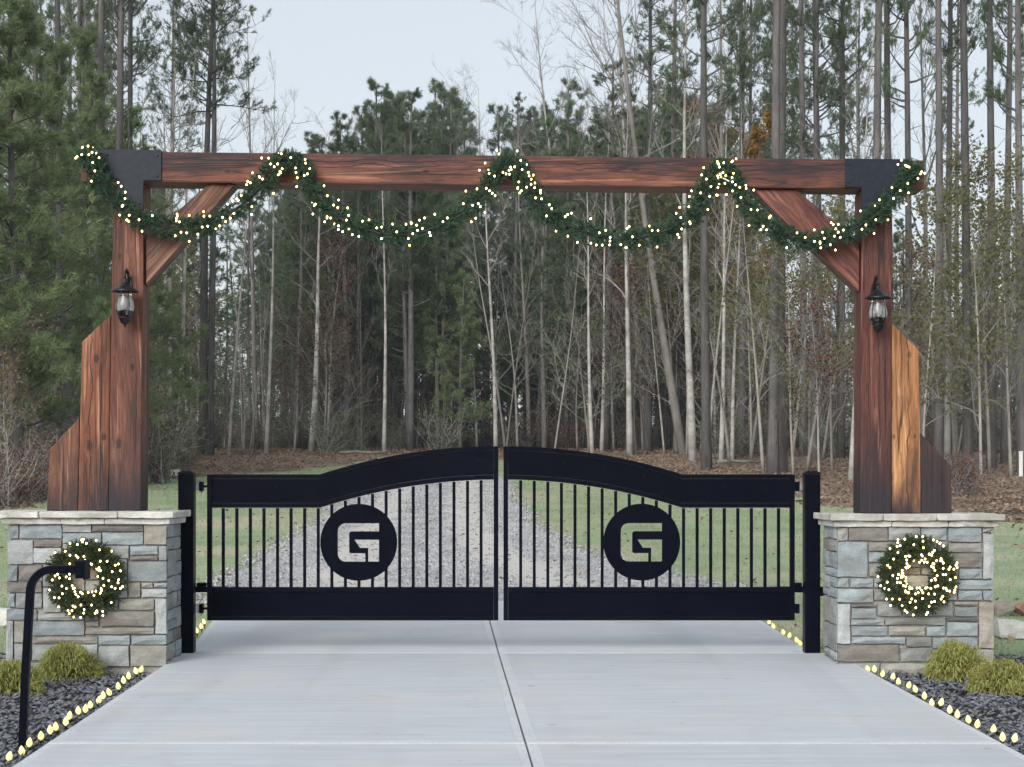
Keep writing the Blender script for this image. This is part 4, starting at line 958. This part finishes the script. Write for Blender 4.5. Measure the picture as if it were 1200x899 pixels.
def bare_mesh(seed, H, r0, nbr, spread, start=0.35, levels=3, lean=0.02, leafmat=None, nleaf=0, lsize=.06, fork=False):
    rs = np.random.RandomState(seed); mb = MB(); tw = MB(); n = 14; pts = []; rad = []
    a0 = rs.uniform(0, 6.28); ph = rs.uniform(0, 6, 2); C = []
    for i in range(n+1):
        t = i/n; pts.append(Vector((H*lean*math.cos(a0)*t + .016*H*math.sin(4.2*t+ph[0])*t, H*lean*math.sin(a0)*t + .016*H*math.sin(3.4*t+ph[1])*t, H*t - .1*(i == 0)))); rad.append(r0*(1-.985*t**.85) + .002)
    mb.tube(pts, rad, 8)
    def grow(p, d, L, r_, lev):
        k = 5 if lev == 0 else 4 if lev == 1 else 3
        bp = branch_path(p, d, L, k, .16, rs, .05)
        tw.tube(bp, [r_*(1-.85*i/k) + .0018 for i in range(k+1)], 4 if lev == 0 else 3, cap=False)
        if lev >= 1: C.append(bp[-1]); C.append(bp[len(bp)//2])
        if lev + 1 < levels:
            for j in range(int(rs.randint(5, 9) if lev == 0 else rs.randint(3, 6))):
                f = rs.uniform(.25, .98)*k; i = min(k-1, int(f)); q = bp[i].lerp(bp[i+1], f-i); dd = (bp[i+1]-bp[i]).normalized()
                grow(q, (dd + Vector(rs.normal(0,.48,3)) + Vector((0,0,.12))).normalized(), L*rs.uniform(.28,.55), r_*.45, lev+1)
    for b in range(nbr):
        t = start + (1-start)*((b + rs.uniform(0,1))/nbr); f = min(t,.99)*n; i = min(n-1, int(f)); p = pts[i].lerp(pts[i+1], f-i); a = rs.uniform(0, 6.28)
        grow(p, Vector((math.cos(a), math.sin(a), rs.uniform(.6, 1.8))).normalized(), spread*(1.1-.75*t)*rs.uniform(.6,1.2), max(.006, rad[i]*.40), 0)
    me_t = bpy.data.meshes.new('trunk'); me_t.from_pydata(mb.V, [], mb.F); me_t.update(); me_t.polygons.foreach_set('use_smooth', [True]*len(me_t.polygons))
    me_c = bpy.data.meshes.new('crown'); me_c.from_pydata(tw.V, [], tw.F); me_c.update()
    me_l = None
    if leafmat:
        k = NR.randint(0, len(C), nleaf); P = np.array([tuple(c_) for c_ in C])[k] + rs.normal(0, .16, (nleaf,3))
        u = rs.normal(0,1,(nleaf,3)); u = unit(u)*lsize; v = unit(np.cross(u, rs.normal(0,1,(nleaf,3))))*lsize*.6
        V = np.stack([P-u, P+v, P+u, P-v], 1).reshape(-1,3); q = np.arange(nleaf)[:,None]*4
        me_l = npmesh('leaves', V, np.stack([q+[0,1,2], q+[0,2,3]], 1).reshape(-1,3), leafmat)
    return me_t, me_c, me_l
def place_tree(name, X, Y, parts, sc, rz, label, cat, group, tilt=0.0, az=0.0):
    """parts: list of (part name, mesh)"""
    o = empty(name, (X, Y, gz(Y) - 0.03), label, cat, group); o.rotation_euler = (az, tilt, rz) if rz is not None else (az, tilt, 0); o.scale = sc if isinstance(sc, tuple) else (sc, sc, sc)
    for nm, me in parts:
        if me is None: continue
        c_ = bpy.data.objects.new(nm, me); COL.objects.link(c_); c_.parent = o
    return o
def withmat(me, m): me.materials.clear(); me.materials.append(m); return me
PINES = []
for k, (H, cs, sp, r0) in enumerate(((25, .50, 3.0, .20), (27, .56, 2.7, .21), (24, .45, 3.2, .19), (23, .40, 2.9, .17))):
    t_, c_ = pine_mesh(40+k, H, cs, sp, r0, M['needle_dark'], 1.0); PINES.append((withmat(t_, M['bark_pine']), c_))
OPEN_PINE = []
for k in range(2):
    t_, c_ = pine_mesh(56+k, 20.5, .58, 3.5, .165, M['needle_dark'], 1.25 - .5*k); OPEN_PINE.append((withmat(t_, M['bark_pine']), c_))
FARP = []
for k in range(3):
    t_, c_ = pine_mesh(60+k, 20, .30, 3.1, .17, M['needle_dark'], 1.25, 0.30); FARP.append((withmat(t_, M['bark_pine']), c_))
YOUNG = []
for k in range(2):
    t_, c_ = pine_mesh(70+k, 11, .10, 2.8, .11, M['needle_mid'], 1.35, 0.22, drop=.12, stubs=False); YOUNG.append((withmat(t_, M['bark_pine']), c_))
BARE = []
for k in range(3):
    t_, c_, _ = bare_mesh(80+k, 17, .16, 18, 5.0, .36, 4, .03); BARE.append((withmat(t_, M['bark_grey']), withmat(c_, M['twig'])))
PALE = []
for k in range(3):
    t_, c_, _ = bare_mesh(90+k, 13, .12, 11, 2.6, .42, 3, .03); PALE.append((withmat(t_, M['bark_pale']), withmat(c_, M['bark_grey'])))
SAP = []
for k in range(4):
    t_, c_, _ = bare_mesh(100+k, 8.5, .045, 13, 1.9, .22, 3, .07); SAP.append((withmat(t_, M['bark_grey']), withmat(c_, M['twig'])))
LEAFY = {}
for k, (nm, H, nl_, ls) in enumerate((('leaf_brown', 5.0, 1500, .055), ('leaf_yellow', 8.0, 2200, .06), ('leaf_red', 6.0, 1300, .055), ('leaf_green', 4.5, 2200, .05), ('leaf_orange', 18.0, 5200, .13))):
    for j in range(2):
        t_, c_, l_ = bare_mesh(120+10*k+j, H, .05, 16, 2.6, .15, 3, .06, M[nm], nl_, ls); LEAFY.setdefault(nm, []).append((withmat(t_, M['bark_grey']), withmat(c_, M['twig']), l_))
BUSH = []
for k in range(3):      # twiggy thicket plants
    rs = np.random.RandomState(150+k); tw = MB(); C = []
    for b in range(26):
        a = rs.uniform(0, 6.28); bp = branch_path(Vector((rs.normal(0,.15), rs.normal(0,.15), -.05)), Vector((math.cos(a)*.6, math.sin(a)*.6, 1)).normalized(), rs.uniform(.9, 2.1), 5, .17, rs, .03)
        tw.tube(bp, [.014,.012,.010,.008,.005,.003], 3, cap=False)
        for j in range(5):
            i = rs.randint(1, 5); q = bp[i]; sp = branch_path(q, Vector(rs.normal(0,1,3) + [0,0,.6]).normalized(), rs.uniform(.25,.7), 3, .2, rs); tw.tube(sp, [.007,.005,.004,.002], 3, cap=False); C += sp[1:]
    me_c = bpy.data.meshes.new('stems'); me_c.from_pydata(tw.V, [], tw.F); me_c.update()
    nl_ = 900; P = np.array([tuple(c_) for c_ in C])[rs.randint(0, len(C), nl_)] + rs.normal(0, .07, (nl_,3))
    u = unit(rs.normal(0,1,(nl_,3)))*.038; v = unit(np.cross(u, rs.normal(0,1,(nl_,3))))*.024
    V = np.stack([P-u, P+v, P+u, P-v], 1).reshape(-1,3); q = np.arange(nl_)[:,None]*4; T = np.stack([q+[0,1,2], q+[0,2,3]], 1).reshape(-1,3)
    BUSH.append((withmat(me_c, M['twig']), {m_: npmesh('leaves', V, T, M[m_]) for m_ in ('leaf_brown', 'leaf_red', 'leaf_green')}))

rt = random.Random(99)
def yb(py):
    """depth where the lawn or woodland floor appears at photo row py"""
    lo, hi = 18.0, 75.0
    for _ in range(40):
        m_ = (lo+hi)/2
        if Y0 + F*(EZ - gz(m_))/m_ > py: lo = m_
        else: hi = m_
    return (lo+hi)/2
PG = 'tall pines of the wood'
LP = {'left': 'tall dark-barked pine rising behind the amber wing planks', 'right': 'tall dark-barked pine rising in the wood behind the honey plank post', 'mid': 'tall pine standing in the wood behind the middle of the gate'}
def side(X, Y):
    px = X0 + X*F/Y; return 'left' if px < 330 else 'right' if px > 740 else 'mid'
def pine(px, Y, k, wpx=None, tilt=0, H=1.0, lab=None):
    X = WX(px, Y); me = PINES[k]; r0 = (.20,.21,.19,.17)[k]; s = min(1.15, max(.62, wpx*Y/F/2/(r0*.98))) if wpx else rt.uniform(.66,.95)
    s_ = side(X, Y); z = rt.uniform(.92, 1.1)*H
    look = ('slim ' if s < .78 else 'stout ') + ('tall pine standing near the lawn edge' if Y < 52 else 'tall pine back among the trees' if Y < 66 else 'tall pine deep in the wood')
    lab = lab or look + {'left': ' behind the amber wing planks', 'right': ' behind the honey-plank post', 'mid': ' behind the gate'}[s_]
    place_tree('pine_tree', X, Y, (('trunk', me[0]), ('crown', me[1])), (s, s, z), rt.uniform(0, 6.28), lab, 'pine', PG + ', ' + s_, tilt)
def pale(px, Y, wpx, H, tilt=0, lab='pale smooth-barked bare tree at the edge of the wood', k=None):
    k = rt.randrange(3) if k is None else k; s = wpx*Y/F/2/.115; X = WX(px, Y)
    place_tree('bare_tree', X, Y, (('trunk', PALE[k][0]), ('crown', PALE[k][1])), (s, s, H/13), rt.uniform(0, 6.28) if tilt == 0 else 0, lab, 'tree', 'pale bare trees', tilt)
def grey(px, Y, H, wpx, tilt=0, k=None, lab='grey bare deciduous tree with fine spreading twigs'):
    k = rt.randrange(3) if k is None else k; X = WX(px, Y); s = wpx*Y/F/2/.155
    place_tree('bare_tree', X, Y, (('trunk', BARE[k][0]), ('crown', BARE[k][1])), ((s+H/17)/2, (s+H/17)/2, H/17), rt.uniform(0, 6.28) if tilt == 0 else 0, lab, 'tree', 'grey bare trees', tilt)
def sap(px, Y, H, s=1.0, tilt=0, palebark=False):
    k = rt.randrange(4); X = WX(px, Y)
    place_tree('sapling', X, Y, (('trunk', SAP[k][0]), ('crown', SAP[k][1])), (s, s, H/8.5), rt.uniform(0, 6.28), ('tilted ' if abs(tilt) > .045 else 'upright ') + ('tall' if H > 7.5 else 'short') + ' thin bare sapling ' + ('at the wood edge' if Y < 66 else 'deep among the trunks'), 'sapling', 'thin bare saplings', tilt)
def leafy(px, Y, kind, s):
    k = rt.randrange(2); X = WX(px, Y); me = LEAFY[kind][k]
    lab = {'leaf_brown': 'small understorey tree holding dry brown leaves', 'leaf_yellow': 'understorey tree with thin yellow-green leaves', 'leaf_red': 'small understorey tree holding rusty red leaves', 'leaf_green': 'small dark green understorey tree in the thicket', 'leaf_orange': 'tall tree holding golden orange autumn leaves above the beam'}[kind]
    place_tree('understorey_tree', X, Y, (('trunk', me[0]), ('branches', me[1]), ('leaves', me[2])), s, rt.uniform(0, 6.28), lab, 'tree', 'understorey trees ' + kind[5:])
def bush(px, Y, kind, s):
    k = rt.randrange(3); X = WX(px, Y)
    lab = {'leaf_brown': 'twiggy brown-leaved bush in the thicket under the trees', 'leaf_red': 'twiggy rusty red bush in the thicket under the trees', 'leaf_green': 'twiggy green-leaved bush in the thicket under the trees'}[kind]
    place_tree('thicket_bush', X, Y, (('stems', BUSH[k][0]), ('leaves', BUSH[k][1][kind])), s, rt.uniform(0, 6.28), lab, 'bush', 'thicket bushes ' + kind[5:])
# --- trunks one can pick out in the photograph
for px, Y, k, w, ti in ((140, 47, 0, 9, 0), (67, 52, 1, 7, 0), (18, 50, 0, 8, 0), (96, 58, 2, 6, 0), (120, 56, 1, 6, 0), (152, 58, 0, 6, .0), (40, 62, 2, 6, 0),
                         (905, 47.5, 0, 12, -.01), (919, 48.5, 1, 10, 0), (828, 50, 2, 11, 0), (958, 56, 3, 6, .01), (1030, 50, 1, 11, 0), (1040, 53, 0, 10, 0), (1062, 52, 2, 9, 0), (1098, 49, 1, 10, .03),
                         (1130, 46, 0, 11, 0), (1161, 50, 1, 9, 0), (1180, 54, 2, 9, 0), (1112, 55, 0, 9, 0.02), (985, 58, 2, 8, 0), (1196, 48, 3, 10, 0), (940, 60, 1, 8, 0), (868, 60, 3, 8, 0),
                         (1225, 45, 0, 9, 0)):
    pine(px, Y, k, w, ti, lab={905: 'thicker trunk of two pines standing close together by the lawn edge', 919: 'slimmer trunk of two pines standing close together by the lawn edge', 828: 'grey-brown pine trunk just beside the thick white-barked tree', 140: 'grey pine trunk rising directly behind the lantern post with amber planks'}.get(px))
for px, Y, k, w, H in ((480, 66, 3, 8, .56), (405, 68, 1, 7, .46), (350, 68, 2, 8, .48), (455, 72, 0, 6, .52), (640, 74, 1, 6, .55), (712, 66, 3, 9, .7), (760, 64, 1, 9, .8), (430, 76, 2, 6, .52), (520, 78, 0, 6, .6), (670, 76, 3, 7, .66), (605, 80, 1, 5, .6)):
    pine(px, Y, k, w, 0, H)
for px, k, w, ti in ((235, 0, 9, .035), (249, 1, 8, .012)):
    Y = 60; place_tree('pine_tree', WX(px, Y), Y, (('trunk', OPEN_PINE[k][0]), ('crown', OPEN_PINE[k][1])), (w*Y/F/2/.15,)*2 + (1,), k*2.0, 'open-crowned pine of a close pair standing clear against the sky', 'pine', 'paired open-crowned pines', ti)
for px, Y, w, H, ti, k in ((197, 57, 8, 13, -.02, 0), (207, 58, 7, 14, .04, 1), (268, 60, 4, 12, .06, 2), (312, 61, 5, 14, .02, 0), (365, 63, 8, 12, .04, 1), (581, 62, 5.5, 12, 0, 2), (812, 55, 10, 17, 0, 0), (828, 53, 4, 11, .08, 2),
                           (738, 61, 8, 13, 0, 1), (694, 61, 5, 11, -.05, 2), (997, 44, 7, 12, .05, 1), (450, 62, 5, 12, -.01, 0), (845, 55, 6, 13, .02, 1), (858, 57, 5, 12, 0, 2), (1110, 52, 8, 14, -.02, 0), (705, 64, 5, 12, .02, 1), (150, 60, 5, 12, .02, 2)):
    pale(px, Y, w, H, ti, k=k, lab={812: 'thick white-barked bare tree rising behind the swag near the brace', 997: 'white leaning trunk just beside the dark lantern post', 581: 'slender white tree standing right behind the gap between gate leaves', 197: 'pale mottled birch leaning away from its twin behind the amber-plank post', 207: 'pale mottled birch leaning across its twin behind the amber-plank post', 738: 'pale mottled trunk behind the flat boards at the wood edge'}.get(px, 'pale smooth-barked bare tree at the edge of the wood'))
for px, Y, H, w, ti in ((800, 62, 24, 8, -.13), (760, 70, 22, 7, -.06), (690, 78, 22, 6, -.10), (860, 66, 22, 7, -.02), (300, 70, 18, 6, 0), (190, 68, 20, 6, 0), (110, 60, 19, 7, 0), (570, 96, 21, 6, 0), (620, 72, 14, 5, 0), (1000, 70, 20, 6, 0), (1080, 64, 20, 6, 0), (520, 72, 13, 5, 0), (420, 70, 13, 5, 0)):
    grey(px, Y, H, w, ti)
for px, Y, s in ((540, 66, .62), (620, 78, .8)):
    k = rt.randrange(2); place_tree('young_pine', WX(px, Y), Y, (('trunk', YOUNG[k][0]), ('crown', YOUNG[k][1])), s, rt.uniform(0,6), 'small bright green young pine in the shadowed wood', 'pine', 'young pines in the wood')
for px, Y, s in ((15, 38, 1.05), (75, 41, .95), (118, 45, .95), (-45, 37, 1.1), (45, 47, 1.2), (-10, 52, 1.3), (90, 55, 1.25), (150, 52, 1.0)):
    k = rt.randrange(2); place_tree('young_pine', WX(px, Y), Y, (('trunk', YOUNG[k][0]), ('crown', YOUNG[k][1])), s, rt.uniform(0,6), 'full green young pine beside the lawn behind the amber wing planks', 'pine', 'full young pines beside the lawn')
# --- the body of the wood
for k in range(26):
    px = rt.uniform(-60, 215) if k % 2 else rt.uniform(790, 1280); Y = rt.uniform(62, 92); pine(px, Y, rt.randrange(4))
for k in range(140):
    px = rt.uniform(325, 860); Y = rt.uniform(82, 120); j = rt.randrange(3)
    if 560 < px < 598 and rt.random() < .8: continue
    H = (0.226*Y - 1.3)*rt.uniform(.74, 1.03)/20
    if px < 405: H *= .86 - .05*(px < 370)
    place_tree('pine_tree', WX(px, Y), Y, (('trunk', FARP[j][0]), ('crown', FARP[j][1])), (H, H, H), rt.uniform(0,6), 'far pine whose crown %s behind the beam' % ('stands above the canopy' if H*20 > .226*Y*.93 - 1.3 else 'makes up the canopy top' if H*20 > .226*Y*.82 - 1.3 else 'sits below its taller neighbours'), 'pine', 'far canopy pines')
for k in range(64):
    px = rt.uniform(320, 830); Y = rt.uniform(66, 88); j = rt.randrange(3); H = rt.uniform(.42, .72)
    if 558 < px < 600: continue
    place_tree('pine_tree', WX(px, Y), Y, (('trunk', FARP[j][0]), ('crown', FARP[j][1])), (H*1.1, H*1.1, H), rt.uniform(0,6), ('squat' if H < .55 else 'mid-height') + ' green pine ' + ('at the front of the wood below the beam' if Y < 75 else 'well back in the wood below the beam'), 'pine', 'mid-height pines below the beam')
for k in range(40):
    px = rt.uniform(-60, 360) if k % 2 else rt.uniform(760, 1260); Y = rt.uniform(85, 125); j = rt.randrange(3); H = rt.uniform(.6, .85) if px < 400 else rt.uniform(.45, .8)
    place_tree('pine_tree', WX(px, Y), Y, (('trunk', FARP[j][0]), ('crown', FARP[j][1])), (H, H, H), rt.uniform(0,6), 'dense-crowned pine far back in the wood to either side', 'pine', 'far pines at the sides')
for k in range(80):
    px = rt.uniform(170, 1220); Y = rt.uniform(60, 84) if px < 800 else rt.uniform(47, 78); sap(px, Y, rt.uniform(5, 10), rt.uniform(.7, 1.4), rt.uniform(-.09, .09))
for k in range(70):
    px = rt.uniform(-20, 1220); Y = rt.uniform(62, 84); leafy(px, Y, rt.choice(['leaf_brown', 'leaf_brown', 'leaf_green', 'leaf_green', 'leaf_green', 'leaf_green', 'leaf_red', 'leaf_yellow']) if px < 830 else rt.choice(['leaf_yellow', 'leaf_yellow', 'leaf_brown', 'leaf_red']), rt.uniform(.75, 1.35))
for px, Y, s in ((832, 74, .86), (876, 70, .78), (858, 78, .84), (388, 96, .95)): leafy(px, Y, 'leaf_orange', s)
for px, Y, kd, s in ((930, 46, 'leaf_yellow', .85), (975, 48, 'leaf_yellow', .9), (960, 44, 'leaf_red', .75), (1080, 46, 'leaf_yellow', .9), (1150, 43, 'leaf_yellow', .95), (1185, 46, 'leaf_yellow', 1.0), (1120, 50, 'leaf_yellow', 1.1), (880, 56, 'leaf_yellow', 1.0), (1060, 52, 'leaf_red', 1.0), (790, 66, 'leaf_red', 1.1),
                     (380, 63, 'leaf_brown', .9), (345, 66, 'leaf_brown', 1.0), (30, 42, 'leaf_brown', .8), (70, 44, 'leaf_green', .9), (10, 36, 'leaf_brown', .7), (110, 46, 'leaf_brown', .8)):
    leafy(px, Y, kd, s)
for k in range(190):
    px = rt.uniform(-30, 1230); Y = rt.uniform(60.5, 95) if 200 < px < 800 else (rt.uniform(40, 60) if px < 200 else rt.uniform(56, 90))
    bush(px, Y, rt.choice(['leaf_brown', 'leaf_brown', 'leaf_green', 'leaf_green', 'leaf_green', 'leaf_red']), rt.uniform(.7, 1.4))
for px, Y, kd, s in ((20, 35, 'leaf_red', .85), (45, 36, 'leaf_red', .8), (-5, 34, 'leaf_brown', .9), (70, 38, 'leaf_brown', 1.0), (182, 47.5, 'leaf_green', .7), (195, 47, 'leaf_green', .62), (218, 50, 'leaf_brown', .75), (205, 52, 'leaf_brown', .8), (1123, 38, 'leaf_red', .6), (1132, 39, 'leaf_red', .65)):
    bush(px, Y, kd, s)
# --- far edge of the wood, one mass: poles and foliage clumps nobody could count
rs = np.random.RandomState(5); mb = MB()
for k in range(420):
    Y = rs.uniform(100, 165); px = rs.uniform(-80, 1280); X = WX(px, Y); H = rs.uniform(7, 16); r_ = rs.uniform(.05, .14)
    mb.tube([(X, Y, gz(Y)-.1), (X+rs.normal(0,.25), Y, gz(Y)+H*.5), (X+rs.normal(0,.5), Y, gz(Y)+H)], [r_, r_*.7, r_*.2], 4, cap=False)
Cs = []; 
for k in range(2300):
    Y = rs.uniform(105, 170); px = rs.uniform(-100, 1300); top = 15.5 if px < 330 else 17 if px < 800 else 9.0
    if 566 < px < 596: top = 3.5
    zc = gz(Y) + (top * rs.uniform(0, 1)**.8 if k % 5 < 3 else 5.5*rs.uniform(0, 1)); X = WX(px, Y); m_ = 12
    Cs.append(np.array([X, Y, zc]) + rs.normal(0, 1, (m_,3))*[1.0, 1.0, .7])
Cs = np.concatenate(Cs); V, T = sprays(Cs, unit(rs.normal(0,1,Cs.shape)+[0,0,.4]), .3, 12, .5, .035, .7)
o = link('distant_woods', npmesh('distant_woods', np.concatenate([np.array(mb.V), V]), np.concatenate([np.array([t_ for f in mb.F for t_ in ((f[0],f[1],f[2]),(f[0],f[2],f[3]))]), T + len(mb.V)]), [M['bark_pine'], M['needle_dark']],
         mi=np.concatenate([np.zeros(2*len(mb.F)), np.ones(len(T))])))
tag(o, 'dark distant mass of trunks and evergreen foliage deep in the wood', 'woods', kind='stuff')
# --- boards stacked at the far end of the gravel, fallen logs, a white marker stake
root = empty('board_pile', (WX(645, 58.5), 58.5, gz(58.5)), 'low pile of pale weathered boards at the wood edge', 'lumber')
for k in range(9):
    a = rt.uniform(-.12, .12); L = rt.uniform(1.2, 1.9); xc = WX(645 + rt.uniform(-14, 16), 58.5); y = 58.1 + .12*(k % 4) + rt.uniform(-.02,.02); z = gz(58.5) + .03 + .042*(k//2)
    mb = MB(); mb.box(-L/2, L/2, -.07, .07, 0, .036); ca, sa = math.cos(a), math.sin(a)
    mb.V = [(xc + x*ca - yy*sa, y + x*sa + yy*ca, z + zz + .02*x*(1 if k % 2 else -.6)) for x, yy, zz in mb.V]; mb.build('board', M['bark_pale'], root)
for px, Y, L, a, lab in ((425, 60.5, 1.6, .1, 'pale fallen log lying at the wood edge past the lawn'), (862, 53, 1.3, .35, 'fallen log in the leaf litter under the paired pine trunks')):
    c = Vector((WX(px, Y), Y, gz(Y) + .06)); d = Vector((math.cos(a), math.sin(a), .0))*L/2
    mb = MB(); mb.tube([c-d, c-d*.3+Vector((0,0,.03)), c+d*.4, c+d+Vector((0,0,.02))], [.06,.05,.05,.03], 8); o = mb.build('fallen_log', M['bark_grey'], smooth=True); tag(o, lab, 'log')
q = W(1196.5, 553, 46); mb = MB(); mb.box(q.x-.05, q.x+.05, 46, 46.03, gz(46)-.05, gz(46)+.62); mb.box(q.x-.055, q.x+.055, 45.995, 46.035, gz(46)+.621, gz(46)+.65); tag(mb.build('marker_stake', M['white'], bevel=.004), 'short white marker stake in the leaf litter', 'stake')
boulder(203, 522, 14, 9, 45.6, M['cap'], 'small white rock among the bushes at the wood edge', 6)

# ------------------------------------------------------------------ thin evening haze, one closed box round everything
mh = bpy.data.materials.new('haze'); mh.use_nodes = True; nt = mh.node_tree; nt.nodes.clear()
ho = nt.nodes.new('ShaderNodeOutputMaterial'); pv = nt.nodes.new('ShaderNodeVolumePrincipled')
pv.inputs['Color'].default_value = (0.74, 0.87, 1.0, 1); pv.inputs['Density'].default_value = 0.0004
nt.links.new(pv.outputs[0], ho.inputs['Volume'])
o = MB().box(-1600, 1600, -150, 2500, -8, 36).build('haze', mh); tag(o, 'thin pale haze hanging over the lawn and wood', 'haze', kind='stuff')
